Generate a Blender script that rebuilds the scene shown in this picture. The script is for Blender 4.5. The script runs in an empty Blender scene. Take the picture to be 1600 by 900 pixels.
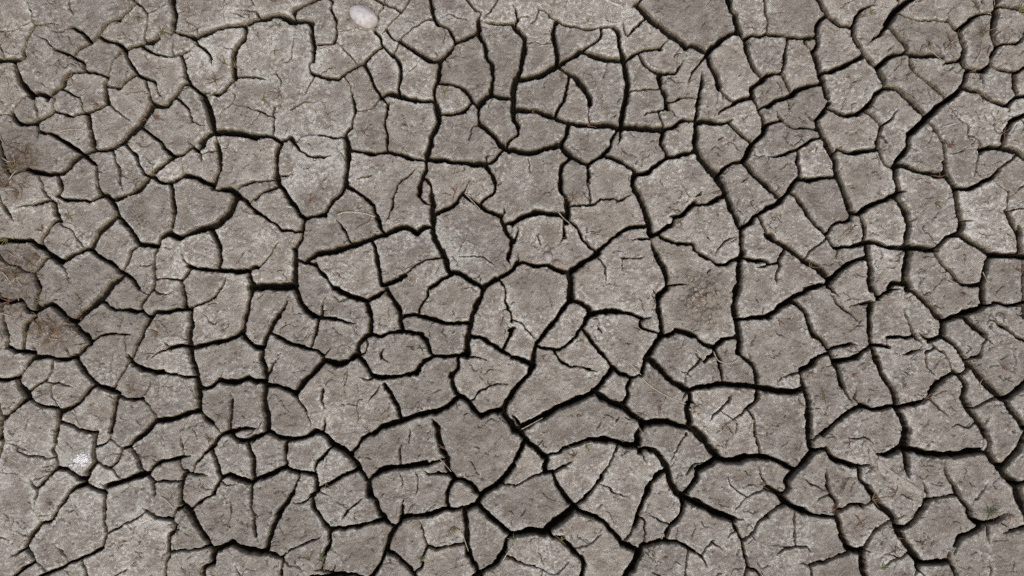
import bpy, bmesh, math, random
import numpy as np

# ------------------------------------------------------------------ camera, sky, sun, exposure
# 1 photograph pixel on the mud's top surface = 1 mm; x to the right, y up the photograph, z up from the mud.
scene = bpy.context.scene
MM = 0.001
CAM_H = 1.42
NADIR_Y = 520.0                    # photograph row straight below the lens
cam_data = bpy.data.cameras.new('camera')
cam = bpy.data.objects.new('camera', cam_data)
scene.collection.objects.link(cam)
cam.location = (0.0, (450.0 - NADIR_Y) * MM, CAM_H)
cam.rotation_euler = (0.0, 0.0, 0.0)
cam_data.sensor_width = 36.0
cam_data.lens = 36.0 * CAM_H / 1.6
cam_data.shift_y = (NADIR_Y - 450.0) / 1600.0
cam_data.clip_start = 0.05
cam_data.clip_end = 500.0
scene.camera = cam

SUN_EL, SUN_AZ = 62.0, 165.0       # overcast: a wide soft sun high up
world = bpy.data.worlds.new('World')
scene.world = world
world.use_nodes = True
wn = world.node_tree
bg = wn.nodes['Background']
sky = wn.nodes.new('ShaderNodeTexSky')
sky.sky_type = 'NISHITA'
sky.sun_disc = False
sky.sun_elevation = math.radians(SUN_EL)
sky.sun_rotation = math.radians(SUN_AZ)
sky.air_density = 0.7
sky.dust_density = 6.0
sky.ozone_density = 0.6
wn.links.new(sky.outputs['Color'], bg.inputs['Color'])
bg.inputs['Strength'].default_value = 0.14
sun_data = bpy.data.lights.new('sun', 'SUN')
sun_data.energy = 1.3
sun_data.angle = math.radians(35.0)
sun_data.color = (1.0, 0.97, 0.91)
sun = bpy.data.objects.new('sun', sun_data)
scene.collection.objects.link(sun)
sun.rotation_euler = (math.radians(90.0 - SUN_EL), 0.0, math.radians(180.0 - SUN_AZ))
scene.view_settings.view_transform = 'Standard'
scene.view_settings.look = 'None'
scene.view_settings.exposure = -0.06
scene.view_settings.gamma = 1.0
scene.view_settings.use_curve_mapping = False

rng = np.random.RandomState(7)
random.seed(7)
col = scene.collection

def P(px, py, z=0.0):
    """a photograph pixel on the mud's top (z in mm above it) -> metres"""
    return ((px - 800.0) * MM, (450.0 - py) * MM, z * MM)

# x, y, radius x, radius y, strength (photograph pixels)
PALE_SPOTS = [(440, 90, 110, 80, 0.45), (470, 190, 90, 60, 0.4), (100, 780, 150, 130, 0.4), (60, 700, 90, 70, 0.3), (480, 260, 60, 60, 0.4), (700, 370, 60, 60, 0.25), (900, 20, 90, 40, 0.35), (1500, 330, 120, 60, 0.25)]
SOIL_SPOTS = [(1103, 452, 34, 26, 0.8), (1090, 478, 30, 34, 0.85), (1118, 490, 24, 26, 0.6), (1080, 455, 24, 20, 0.5), (1092, 512, 30, 14, 0.6), (75, 515, 70, 44, 1.0), (22, 255, 52, 54, 1.0), (28, 300, 30, 24, 0.7), (26, 415, 50, 56, 1.0), (60, 420, 30, 22, 0.7), (20, 470, 30, 24, 0.9), (622, 300, 40, 30, 0.4), (485, 312, 14, 12, 0.6), (1291, 323, 12, 10, 0.7), (982, 533, 14, 12, 0.5), (895, 372, 12, 10, 0.4), (1350, 817, 22, 16, 0.5), (1440, 120, 18, 14, 0.5), (1510, 170, 20, 14, 0.45), (210, 612, 12, 10, 0.6), (160, 492, 12, 10, 0.5), (345, 635, 26, 30, 0.35), (640, 690, 60, 34, 0.2), (470, 700, 40, 30, 0.2)]

TRACE = '''
T 0 0
10 165,0 185,60 195,110 205,165
26 205,165 175,230 155,290 150,370
10 10,190 70,190 130,160 200,130
12 205,165 250,155 310,145 370,145
12 430,0 435,50 465,105
12 320,195 390,195 440,170
24 440,170 500,190 540,230 570,265
22 830,30 790,75 740,115 690,130 640,180 600,235 570,265
14 830,0 880,40 915,85 925,125 905,180 895,255
8 925,75 980,60 1060,25
36 1075,0 1085,60 1090,120 1080,205
26 570,265 500,295 475,330 455,358
10 220,215 290,250 320,280 345,310
22 345,305 400,325 460,360 520,390 532,442
26 610,220 680,255 730,270 785,310
34 785,310 840,290 900,265 960,255 990,230
8 990,230 985,200 1020,195 1070,205
26 1070,208 1110,205 1150,215 1190,220 1215,240
34 1215,240 1270,210 1340,190 1400,170 1460,165 1530,160
34 1530,160 1600,130
6 1410,0 1420,50 1400,90 1405,150
12 1440,75 1490,95 1550,125
14 1490,65 1540,70 1600,75
10 1570,0 1600,50
32 1530,165 1540,205 1500,270 1470,320 1460,390 1465,490
18 1215,240 1230,275 1290,320 1315,360 1325,410
12 1215,285 1180,315 1130,340
20 895,295 940,325 1000,345 1070,355 1130,335 1160,325
12 1085,230 1080,280 1085,340
22 1135,345 1155,400 1160,460 1180,515
7 1190,340 1160,370
26 785,310 800,370 830,420 855,462
22 855,462 910,485 970,515
22 1465,490 1420,540 1370,590
20 1465,490 1530,480 1600,480
30 1180,515 1140,540 1100,590 1060,630 1030,660 980,660 945,650
24 1180,520 1230,565 1270,590
44 1270,590 1285,640 1310,700 1320,760 1330,830
8 1270,585 1335,560
7 1290,615 1335,585
8 1445,560 1465,600 1445,650 1400,690 1370,735
6 1450,650 1520,665 1600,690
4 1545,690 1520,770
20 910,510 920,570 945,645
10 970,515 985,570 1015,625
48 945,650 915,710 880,770 830,820 770,870 710,900
18 1095,600 1145,640 1175,680 1195,750
8 1155,765 1195,755 1220,710
10 1195,755 1245,780 1290,775
20 875,785 930,835 980,870 1020,900
44 1330,830 1400,825 1480,830 1540,840 1600,850
40 1330,830 1290,850 1265,880 1255,900
12 1345,840 1355,900
16 0,300 15,330 20,370
34 0,375 60,375 110,380 160,360
12 40,405 20,440 0,470
36 95,380 105,450 130,510 170,560 200,600
32 200,600 240,585 280,595 300,615
10 300,615 345,600
30 300,615 340,570 390,530 400,490 440,460
20 440,460 490,450 532,442
22 532,442 590,455 640,470 675,475
16 750,330 715,370 690,420 675,475
34 675,475 655,520 660,580 672,645
26 660,540 720,545 755,540 790,500 855,462
16 365,550 430,580 490,605
12 490,605 505,650 520,705
16 345,600 335,640 330,690
14 175,580 130,625 100,660 70,700
12 200,605 220,650 230,690 235,755
30 70,700 85,740 130,770 190,770 250,750 300,715 330,690
18 330,692 390,710 450,720 520,705
28 520,705 570,695 620,670 672,645
10 672,645 740,700 790,735 830,765
32 540,705 555,770 565,830 575,900
30 225,765 230,815 225,870
28 230,815 290,830 340,850 390,880 420,900
10 60,890 100,855 140,840
7 0,715 70,712
8 515,855 460,880
T 400 0
38 0,130 60,115 120,95 160,95 200,120 240,135 300,130 345,145
14 240,130 240,80
26 240,60 290,35 340,15 370,0
14 0,75 15,130
26 345,145 350,180 350,230 365,280 355,380
16 365,275 420,275 480,270
20 465,0 480,15 465,55 490,110 500,170 495,240 480,270
6 330,60 350,110
12 355,380 335,410 345,455
26 345,455 400,475 460,490 510,485 540,465 600,430 670,395 730,330 795,285
9 525,265 570,325 640,400
20 735,185 770,225 800,290 845,335
14 845,335 875,310 890,260
18 825,185 855,235 895,252
12 960,0 930,50 890,90 840,145 790,215
18 760,0 820,30 905,70
10 805,0 795,40 765,90 765,130 740,185
7 510,190 570,185 620,165
14 895,245 940,205 1000,170 1060,130 1115,115
22 1090,0 1105,60 1120,120 1150,160 1205,180 1230,230 1240,270
32 895,252 950,295 1020,340 1090,375 1150,375
26 1150,375 1190,340 1220,300 1240,270
32 1240,268 1300,245 1370,210 1395,180
30 1395,180 1390,130 1405,75
14 1320,0 1345,40 1385,70
12 1505,0 1485,50 1420,110
6 1150,110 1215,95
10 1215,90 1265,110 1335,130
26 1420,130 1490,145 1540,150 1600,148
30 1385,195 1420,270 1440,340 1470,400 1480,450 1470,520 1465,590
9 1280,285 1275,365
8 1185,380 1215,430
7 1010,370 985,410 935,465
26 845,335 890,380 898,440 895,520 885,600
22 670,395 710,460 740,540 785,605
32 785,605 820,585 860,590 900,600 960,615 1030,630 1115,635
30 1145,375 1140,470 1120,530 1115,600 1125,650
42 1125,650 1140,720 1130,790 1095,850 1085,900
24 1130,510 1220,525 1290,550 1330,590 1350,630 1390,660
24 1140,710 1210,715 1260,705 1310,680 1340,645 1370,640
10 1310,690 1335,685
40 1390,655 1430,615 1470,590
6 1470,580 1520,550
34 1470,595 1530,610 1600,615
18 1390,660 1390,720 1400,770
30 1400,770 1440,810 1490,850 1530,900
12 1400,770 1345,800 1335,840 1325,895
10 620,690 680,690 720,680 750,640 785,605
12 785,605 825,650
24 822,650 815,720 805,770 815,830 820,900
8 550,470 580,520 600,580
18 600,580 612,630 615,700 600,760 590,800
28 590,800 560,840 575,900
18 390,835 430,850 480,860 560,855
12 370,475 325,540 295,605
10 310,620 260,655 190,700
6 310,625 370,645
12 0,690 50,705 105,730
16 110,660 105,740 105,800 110,860
8 190,625 110,670
28 0,855 60,850 110,860 150,880 190,870
20 190,870 220,855 245,900
20 150,885 160,900
7 245,895 310,850 390,840
18 0,480 65,495
10 70,475 125,460 150,500 155,545
6 130,460 130,400
8 150,400 210,365 225,300 250,210
4 100,200 95,290
T 800 0
20 0,20 20,60 35,110 20,155
12 35,105 80,100 130,105
10 100,155 140,130 160,90 170,30
34 0,145 40,190 80,240 75,310 60,400 30,490
14 170,55 210,75 240,110 285,135
20 285,135 330,155 400,170 470,180 520,180
14 520,180 560,172
20 560,170 630,165
30 630,165 670,210 665,260 690,330 695,380
42 695,380 715,450 725,540 715,620 690,700 685,790
8 785,20 740,60
14 695,100 695,160 705,200
18 715,235 750,190 790,150 830,120
18 775,30 800,0
42 785,30 830,80 890,140 970,200 1040,250 1090,295
44 1090,290 1130,280 1170,295 1220,325
40 1220,330 1270,280 1330,230 1410,200
42 1360,0 1365,50 1400,110 1420,190
28 1420,190 1460,270 1480,350 1510,420 1560,490
28 1600,218 1530,220 1440,240
14 1580,0 1585,80 1597,140 1597,215
10 85,260 180,265 265,275
28 275,135 255,210 275,290 285,395
34 440,310 400,340 350,365 285,400
20 440,310 500,275 550,240 565,172
40 440,325 500,345 570,365 640,375 695,385
28 695,385 760,345 800,315 860,310 930,300
12 930,305 955,265 985,240
22 790,330 830,395 880,440 925,455 970,460 1020,460
14 1015,455 1040,420 1065,400 1085,365
9 1015,370 1020,340 1090,315
18 1210,345 1160,410 1130,455
10 1130,455 1090,515
40 30,490 110,485 180,465 240,430 285,400
40 20,490 12,560 10,640 10,700
24 285,410 330,440 360,470
22 365,470 340,560 325,620 290,680 265,735
34 340,440 400,490 450,550 490,610 490,650
10 490,650 482,710 480,780
42 10,690 80,685 150,695 220,720 290,740 360,765 430,780 520,780 600,780 650,795 685,800
14 725,565 800,560 930,550
30 925,450 930,530 955,590 970,680
14 970,685 900,690 860,700 815,720
10 970,680 1010,700 1040,735
20 965,630 1020,635 1050,610
14 1050,605 1110,605 1165,612
26 1192,440 1185,530 1170,610 1160,700 1150,765
44 685,800 760,795 830,800 900,805 945,805
14 920,690 930,750 955,800
28 950,800 1010,790 1070,755 1150,750
44 1150,755 1230,760 1290,770 1380,750
34 1150,765 1150,830 1145,900
30 950,800 940,850 935,900
34 355,770 340,840 310,900
24 670,800 625,870 610,900
20 685,800 675,870 660,900
36 1220,330 1250,420 1280,480 1290,555
22 1290,555 1340,600 1395,640
28 1600,465 1560,500 1500,540
34 1510,600 1440,615 1395,640
16 1395,645 1350,670 1310,690 1280,715
28 1500,540 1510,610 1530,660 1555,710 1570,780
20 1600,660 1545,685
8 1435,705 1415,745
28 1350,755 1420,830 1500,900
30 1590,775 1560,840 1505,900
30 10,690 15,740 30,770
20 35,790 30,840 0,860 -30,895
T 1200 0
28 0,215 60,215 130,225 220,235 310,230
26 380,90 330,120 305,180 315,240 310,290 280,320
34 325,0 345,50 390,100 440,150 530,165
24 530,165 555,100 600,55 680,30
5 690,45 760,50
34 530,165 540,230 570,290 610,350 660,400 690,425
32 600,345 540,375 480,410 420,435 330,450
18 235,265 265,320
40 280,320 310,390 330,460 350,520 370,610
22 125,225 115,310 105,380 90,445
20 90,445 110,500 135,560 150,595
28 0,460 90,448
34 0,650 60,620 150,595 210,545 350,525
9 205,510 190,550
12 115,610 130,660 130,710
34 690,415 740,365 800,340 865,338
34 865,338 860,290 820,240 770,190 745,160
20 745,160 710,200 670,235 635,265
44 745,160 780,100 820,45 880,5
28 815,0 825,30
38 865,335 920,340 980,345 1050,345 1090,360
16 835,90 900,115 960,125 1050,125 1140,135
12 1140,85 1130,130
28 1135,125 1165,175 1190,190
32 1190,185 1230,150 1290,105 1350,85 1420,80
18 1275,0 1305,25 1335,90
40 1430,0 1420,80 1410,150 1405,230 1430,285
28 1430,30 1500,45 1560,55 1600,60
32 1190,190 1205,250 1225,300 1210,370
20 1090,360 1120,385 1210,375
9 1075,415 1120,400
36 1210,375 1240,420 1300,435 1350,440
34 1435,290 1400,350 1385,400 1350,440
22 1435,290 1480,270 1560,268
20 1610,190 1580,260 1560,270
28 1390,400 1450,430 1510,445 1570,445
28 1610,420 1570,445
34 1545,445 1545,520 1565,600
28 1250,425 1230,535
36 1225,535 1270,560 1310,570
30 1310,570 1370,610 1440,640 1510,655
30 1510,650 1550,610 1600,600
14 1510,655 1520,700
12 1330,440 1350,530
22 880,345 900,430 950,480 1020,530 1080,580 1110,625
38 1225,535 1170,590 1110,630 1050,680 990,740 930,800 880,830
34 690,420 710,480 735,550
34 735,545 800,560 850,600 900,640 950,690 985,735
28 735,552 680,585 640,640 600,685 540,715 470,720 380,670
9 675,550 685,580
14 230,695 275,740 300,760
34 385,640 350,700 305,755
24 370,610 390,635
12 50,675 70,720
20 70,720 120,775 170,800 250,800 325,812
22 0,775 90,750
38 305,755 330,830 370,900
24 340,855 270,875 235,900
18 600,680 660,735 715,785
14 810,685 770,745 715,785
24 715,785 695,850 680,890
16 700,845 755,900
4 785,795 880,820
32 885,825 885,900
20 995,750 1060,830 1105,895
12 1120,640 1170,715 1220,770
14 1220,765 1255,790 1250,840 1265,875
14 1250,840 1310,865 1335,900
7 1400,655 1405,720 1420,770 1425,815
34 1610,715 1540,745 1500,800 1480,850 1475,900
12 1570,735 1610,770
T 0 225
28 390,-25 440,10 490,50 530,75
30 0,40 15,90 40,160 65,200
26 65,205 110,180 160,155
34 160,155 230,175 300,185 380,175 430,140 460,100 510,65
34 510,65 560,45 630,40 700,25 760,0 810,-20
20 575,-25 590,35
14 0,255 50,260 65,210
20 0,330 15,370 40,420 90,485
12 335,75 355,130
26 530,80 560,110 595,130 605,200 610,260 625,310
22 700,30 725,110 745,170 748,235
9 748,235 775,300
20 795,20 850,70 870,130 900,185 930,205
24 1000,-20 1040,40 1080,75
24 1080,75 1140,65 1200,30
30 1180,0 1240,35 1275,0
12 1250,40 1255,80 1258,130
10 1255,65 1320,45 1355,40
32 1360,-10 1370,60 1370,140 1355,200 1335,250
8 1455,20 1470,75
28 1085,85 1030,120 980,150 940,195
34 930,205 890,255 840,300 790,320 720,345
26 945,200 990,230 1050,240 1110,220 1150,195
8 1135,120 1150,185
8 1075,95 1095,130
34 1150,195 1220,210 1280,240 1335,265
42 1325,285 1380,280 1440,285 1480,320
20 1480,290 1530,250 1600,235
28 1480,320 1530,350 1570,395 1600,425
12 1565,375 1600,350
14 240,200 265,270 300,330 330,370
26 355,200 375,240 385,280 350,330
9 80,405 150,385 210,380
20 210,380 260,360 310,350 335,370
24 355,325 430,350 520,350 555,365
22 555,365 600,335 650,320 
34 650,320 690,350 720,400 735,450
30 720,355 715,330
32 335,370 350,430 370,480
10 370,475 380,515 435,525 480,585
10 480,600 515,650
28 370,475 320,500 290,540 260,600 255,640
36 0,605 60,605 120,605 180,600 220,635 265,645
40 265,645 310,690 350,720 385,735
28 385,735 440,700 500,670 560,650
42 735,450 680,490 640,530 600,590 560,650
32 740,450 790,510 830,570 865,625
28 570,655 610,700 660,730 710,760 760,800
22 865,625 820,660 800,720 760,800
30 865,625 920,630 985,630
34 985,630 1010,580 1065,550
20 1075,510 1060,560
38 1060,560 1110,585 1180,560 1260,530 1320,520
48 1320,515 1380,480 1430,430 1455,380 1470,330
32 1060,240 1075,310 1085,390 1085,460 1075,520
32 1320,525 1345,590 1370,650 1370,720 1365,780
22 980,635 965,690 960,760 965,830 960,900
9 1125,660 1140,715 1165,760
8 835,770 900,760 950,740
26 1170,765 1240,775 1310,785 1370,790
36 1370,790 1430,790 1490,800 1550,785 1600,770
26 1200,780 1165,815 1135,850
12 975,855 1050,840 1135,850
18 1130,850 1140,900
12 1415,815 1395,870 1380,900
36 1555,790 1560,850 1570,900
28 765,805 820,840 860,900
36 770,815 720,860 660,900
14 375,755 410,790 425,840 435,900
26 385,735 300,700 250,760 225,790
40 210,800 230,860 245,900
14 10,710 50,750 100,760
9 40,760 25,810
9 100,760 160,800 215,805
T 400 225
30 155,0 130,70 125,150 130,210
14 0,235 60,230 110,225
16 145,210 200,195 240,185
36 125,200 145,255
22 0,340 40,300 100,280 150,265
30 145,255 190,320 235,380 265,430 305,465
16 245,0 280,45 330,75 400,80 480,75
36 575,-10 570,80 565,160 555,240
32 555,250 530,310 470,370 430,430
28 430,440 370,450 305,465
10 430,460 470,455
28 595,35 680,50 760,55 830,50 900,65 970,90 1060,105
18 820,0 820,50
8 860,80 853,130
36 1095,-10 1070,50 1060,110
32 1060,110 1050,180 1025,260 1020,310
14 1020,310 1060,370
36 1060,95 1150,100 1240,110 1330,120 1430,125
12 1440,120 1440,80 1485,70
20 1545,25 1510,70 1475,115
30 1510,0 1560,25 1600,40
32 1435,125 1465,175 1490,235
24 1490,235 1490,290 1450,325 1415,360
10 1550,215 1510,265
26 560,250 620,290 680,335 730,390 755,450
30 755,450 775,510 795,570
14 1005,145 950,195 890,240 865,300
18 865,295 850,350 845,410
10 845,410 805,485
9 740,185 690,200 610,220
5 655,350 620,415
20 1070,225 1095,270 1100,340
38 1095,320 1100,400 1105,480 1105,545
16 1340,215 1310,270 1285,315
30 1285,315 1240,370 1190,405 1120,430
28 1310,320 1360,360 1410,395
36 1410,380 1460,420 1530,440
14 1550,385 1550,430
30 1535,445 1545,500 1570,560 1600,595
30 1545,505 1600,495
30 1600,600 1590,660 1575,710 
12 1575,700 1590,760
40 310,730 380,690 470,670 560,650 650,615 740,585 810,565
40 810,560 870,530 940,520 1000,555
34 1000,555 1050,520 1105,510
9 1000,580 960,602
18 505,475 540,530 570,575 595,625
20 0,430 50,455 100,490 160,535 220,540 285,545
30 305,470 290,540 275,600 240,655
40 240,660 245,730 235,800 240,890
24 245,720 300,735 370,745
10 150,600 110,660 70,710 
14 70,710 35,755 0,770
22 365,755 410,810 450,850 490,900
30 725,610 745,680 765,750 770,830 785,885
32 785,885 860,855 930,820
14 930,825 990,765 1060,725 1150,712
36 1105,545 1130,620 1170,690 1195,760 1215,815
28 1215,815 1150,850 1080,895
30 1230,800 1280,810 1340,850 1410,890
38 1410,885 1480,860 1540,820 1600,775
16 1530,860 1555,900
8 1420,610 1408,655
8 1255,703 1370,700 1440,715 1500,765
54 -20,893 80,890 160,890 240,885
T 800 225
40 -10,25 50,40 100,50 180,35 310,0
40 310,0 340,50 400,95 475,130
28 475,130 540,90 570,65
30 570,70 600,30 635,-5
30 580,70 650,100 710,125 760,160 775,185
8 800,85 770,130
32 775,185 840,180 890,140 960,90 1030,75 1130,40
28 930,-5 960,50 970,90
34 1145,0 1150,40
44 1145,40 1190,100 1240,160 1285,210
26 1290,205 1330,150 1380,115 1445,110
34 1510,5 1480,50 1455,110
36 1455,120 1500,180 1560,230 1600,275
10 1480,205 1425,245
34 1320,-45 1290,-20
30 350,100 310,150 305,220 310,290 345,360
46 345,360 350,420 340,470
18 385,385 450,385 500,380 560,345 630,335
16 630,340 670,355 740,320
10 640,372 670,360
22 475,150 472,240
10 475,240 490,365
8 97,70 110,130 110,195
40 0,485 70,450 150,430 230,435 310,440
40 765,200 760,260 800,340 830,420 855,500 870,570
28 820,515 750,520 680,550 620,600 535,680
24 340,480 390,510 430,580 470,620 525,680
24 320,480 330,570
9 330,580 300,625
9 150,540 180,655
18 40,510 20,590 0,640
22 0,600 30,600
40 360,800 420,760 480,720 530,690
26 20,740 80,735 160,765 230,760
30 230,760 290,790 350,800
30 0,800 30,750
12 30,665 40,730
44 355,800 365,850 360,900
10 715,600 790,590
18 790,590 850,605
10 650,710 720,715 780,718 830,700
14 540,720 575,770 590,880
36 870,570 920,550 960,520 1000,490
34 1000,465 1060,440 1110,400 1145,365
12 1145,330 1195,293
24 1145,365 1200,380 1250,360
36 1250,360 1310,330
36 860,590 890,660 930,740 960,810 965,900
26 935,580 1000,610 1060,625 1125,625
26 1125,625 1150,670 1220,710 1280,745 1330,755
30 1330,755 1370,735 1410,720
10 1405,573 1340,605 1290,655 1265,700
10 1250,770 1205,820
44 1285,220 1320,265 1340,310
38 1335,320 1370,400 1400,470 1430,530
30 1430,530 1435,600 1430,680
30 1430,520 1490,490 1530,440 1600,395
26 1550,455 1575,520 1600,570
10 1220,560 1240,605
42 1440,670 1425,740 1420,800 1420,860 1410,905
24 1460,715 1520,730 1580,722
16 1530,775 1570,770 1605,750
18 990,885 1050,880 1110,870
8 1450,655 1440,700
T 1200 225
20 -5,80 80,75 140,50 190,30 255,0
24 190,35 190,110 200,210
9 320,0 290,60
40 375,0 400,50 425,130 445,220 480,310 500,380
30 440,35 520,55 600,45 685,28
14 465,0 420,45
24 685,0 700,70 735,130 790,160
32 790,150 800,110 850,60 885,-5
7 890,15 950,48
36 800,140 800,220 820,290 800,330
38 820,130 890,145 960,175 1040,190 1110,190
20 1100,-10 1105,60 1105,120
40 1115,120 1120,200 1160,260
8 1125,68 1190,55 1260,15
38 1330,30 1400,20 1470,25 1560,40 1600,80
24 1335,-5 1330,60 
12 1330,60 1310,120 1288,210
14 1550,75 1500,110 1450,160
30 1450,165 1390,215 1320,255 1250,275 1160,270
10 1410,228 1460,260 1510,295
16 1505,300 1500,380 1495,420
32 1500,420 1530,500 1565,560 1580,620 1575,690
10 1510,420 1560,405 1600,400
8 1530,315 1600,265
6 1280,415 1390,385
34 200,215 150,265 110,320 70,360
30 200,225 260,225 330,210 430,200
40 70,365 30,385 0,405
34 -10,255 40,310 75,350
26 150,305 210,370 250,440 310,510 365,570
22 365,570 410,510 460,485 520,470
12 370,580 320,630 265,670 225,720
34 500,380 520,420 575,435
28 520,420 520,480
36 575,440 630,390 700,360 780,325
36 800,330 840,390 865,450 875,510 865,580 860,650
22 870,290 820,310 
26 580,450 605,510 610,600
28 360,575 410,640 470,645 530,640 605,610
14 435,645 418,725
34 605,615 680,620 760,645 860,650
46 860,655 940,645 1000,655 1040,660
30 1045,660 1090,610 1140,570 1195,560
46 1160,260 1180,350 1190,430 1210,500 1210,560
14 1220,480 1280,480
40 1195,570 1260,610 1330,650 1400,690
46 1400,690 1480,695 1560,695 1600,695
42 0,560 60,610 130,650 190,700 250,740 310,770 390,840
24 100,665 70,710 70,760
20 0,745 60,740
12 70,760 55,830 60,890
34 410,835 450,790 510,750 600,715
46 390,850 370,900
40 610,620 625,700 640,790 640,860 660,900
42 880,655 870,750 850,820 880,880
30 1045,685 1090,750 1150,800 1190,860 1260,880 1310,880
40 1375,720 1360,790 1350,850 1320,900
36 760,900 800,870 850,870
20 1590,700 1597,800 1597,900
14 380,870 300,880 230,895
T 0 450
34 0,75 60,85 120,70 155,110 185,145 225,145
40 240,0 230,70 220,140
34 225,145 260,120 310,100
10 310,100 340,75 380,72
36 310,105 370,145 420,190 460,215
46 700,-10 640,50 580,110 520,160 460,210
44 460,215 500,265 540,300 560,350
30 560,350 510,385 465,425
24 560,350 610,310 660,285 710,280
16 710,285 770,293 830,290
22 635,80 680,115 740,135 800,130
8 800,130 810,100
30 800,130 840,150 880,140
22 960,0 920,50 885,90 875,130
12 865,0 910,40
12 960,0 985,30 1050,35
26 870,130 910,165 940,180
32 940,180 965,150
26 965,150 1030,145 1100,135 1190,125
28 1150,-10 1155,60 1160,120
18 1380,0 1330,60 1270,95 1200,125
34 940,185 905,240 885,300 865,350 
20 865,345 825,435
12 770,305 785,370 800,430
34 800,440 830,475 
32 830,475 890,505 950,525 1020,525
20 1020,525 1090,540 1150,558 1210,558
18 800,470 760,540 700,630
36 1190,130 1190,220 1180,300 1180,370
40 1180,370 1200,450 1220,530 1240,620 1245,700 1250,770
24 1180,365 1120,360 1060,375 
12 1060,375 990,400 940,440
12 1060,370 1020,335
8 1255,155 1330,225 1365,175
32 1555,0 1555,80 1535,170 1515,260
30 1515,270 1460,305 1390,330 1300,350 1200,375
30 1505,280 1540,325 1600,370
34 1245,620 1310,620 1370,575
40 1370,575 1430,590 1490,585 1550,565 1600,580
8 1375,565 1390,520
10 1435,640 1450,700 
26 1445,720 1440,800 1435,880
34 1250,775 1190,780 1120,805 1050,825 970,830
34 975,835 930,870 890,900
30 1255,765 1280,810 1330,850
14 1330,850 1370,890
30 1600,880 1500,882 1430,895
10 1195,860 1210,895
10 935,550 935,610 905,670
14 890,690 910,720
12 930,735 960,790 965,830
6 920,685 960,710
34 465,430 500,490 550,550 600,600 660,630 735,660
22 735,660 780,690 840,695 895,690
30 460,430 410,450
30 410,450 340,445 280,430 215,445
14 400,355 430,415 440,435
26 195,350 210,400 205,435
32 215,175 165,220 150,290 135,380
24 10,170 20,240 45,300 40,370
34 35,370 90,390 140,400 200,405
26 200,435 165,490 125,550
30 0,570 60,570 125,550
44 110,570 135,620 170,670
14 320,470 315,530 280,570 
18 280,570 230,610 165,650
12 280,585 330,605 370,595 460,622
14 310,610 320,670 350,720
24 175,680 220,715 280,745 355,750
36 170,680 120,730 60,780 20,815
28 20,815 20,870 15,900
30 590,605 530,665 470,730 380,780
34 355,735 370,790 365,840 355,900
34 730,670 715,740 705,820 695,900
20 400,840 450,860 500,885 550,900
6 595,850 597,900
T 400 450
24 205,50 175,120 140,170
34 140,170 95,230 70,290 45,370
32 40,370 30,430 50,500 60,560 55,620
30 -20,370 40,375
30 -20,580 40,590
20 100,480 70,560
10 115,450 100,490
5 170,430 125,460
36 250,20 270,80 310,140 360,175 
22 360,175 405,190 
20 430,50 410,110 410,150
26 405,175 440,190 500,200
16 500,200 560,210 620,222
26 390,190 375,250 370,290
18 370,290 345,375
24 100,285 170,325 230,355 310,375 380,395 420,430
14 475,365 420,430
34 480,0 540,30 600,60 690,75
30 690,75 760,50 820,0
36 700,90 700,140 720,190 710,260 
34 820,20 860,80 895,150 910,270
34 710,275 660,320 635,380
26 710,285 780,300 850,275 915,270
26 915,270 980,280 1040,295 1075,350 1085,400 1110,425
30 930,175 1000,170 1060,185 1130,200 1210,220 1330,215
18 1090,0 1060,60 1030,110 1015,170
38 1430,-10 1400,60 1360,140 1340,220
40 1340,220 1325,300 1320,420
7 1225,125 1240,185
8 1245,260 1215,300
16 1555,0 1560,90 1590,150 1600,200
20 1600,240 1575,320 1545,380
28 1345,300 1420,320 1490,360 1560,410 1610,440
30 1110,425 1180,425 1250,420 1320,425
12 1320,430 1390,435 
7 1390,435 1455,460
30 1265,430 1260,500 1220,540
32 1215,555 1225,610 1260,660 1300,690
14 630,410 680,400 690,340
38 625,420 570,450 500,475 425,450
40 420,450 370,510 310,570 265,630 240,660
32 640,430 690,480 715,540 750,555
30 750,555 820,555 880,550 940,540 1005,540
32 1005,535 1020,490 1060,450 1110,430
12 640,545 690,570 760,570
20 800,380 775,405 780,430
10 780,430 840,470
7 780,430 755,460
8 555,510 570,550 555,600 555,700
28 75,610 140,615 190,635 240,655
20 240,660 280,720 310,770
10 310,770 335,830 345,880
44 50,620 50,700 65,780 70,860 
18 410,630 410,700 420,760 
26 420,810 430,860 420,900
6 405,598 412,630
9 505,745 560,725 625,735
10 630,750 640,710 685,690
6 632,750 640,860
12 775,600 735,665 690,720
28 800,590 800,640
30 815,610 850,670 880,740 910,830
34 910,830 980,805 1060,785 1130,770 1190,740 1240,700 1275,670
36 910,835 850,850 790,870 720,900
40 1290,680 1340,730 1380,780 1410,800
34 1410,795 1470,775 1540,770
34 1610,650 1570,710 1540,760
40 1545,760 1575,820 1620,890
34 1095,820 1120,860 1145,900
14 1350,705 1400,650 1455,610
8 1455,610 1448,560
12 1455,610 1520,602 1600,605
6 962,855 962,900
T 800 450
48 360,-20 360,80
32 355,95 300,160 240,240 180,310 155,345
36 155,350 135,420 130,480
36 130,490 90,550 40,600 0,680
34 370,80 430,85 465,115 480,170
38 490,165 540,150 600,145 660,148
28 660,148 740,160 780,180 820,195
12 820,195 880,190
34 480,185 440,235
20 440,240 400,300 360,340 300,380
22 300,380 230,380 170,370
10 0,210 60,220 100,270 145,320
34 0,435 60,450 120,475
30 20,240 0,265
20 265,405 310,465 370,490 
16 370,490 440,500 550,525
26 445,255 490,320 540,380 590,440 640,500
30 640,500 680,530 740,560 
22 740,560 810,550
36 620,500 580,570 530,630
44 520,640 440,680 370,715 300,740 220,790 160,820 90,860
40 515,650 570,690 640,720 700,730
26 740,560 725,630 720,700
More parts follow.
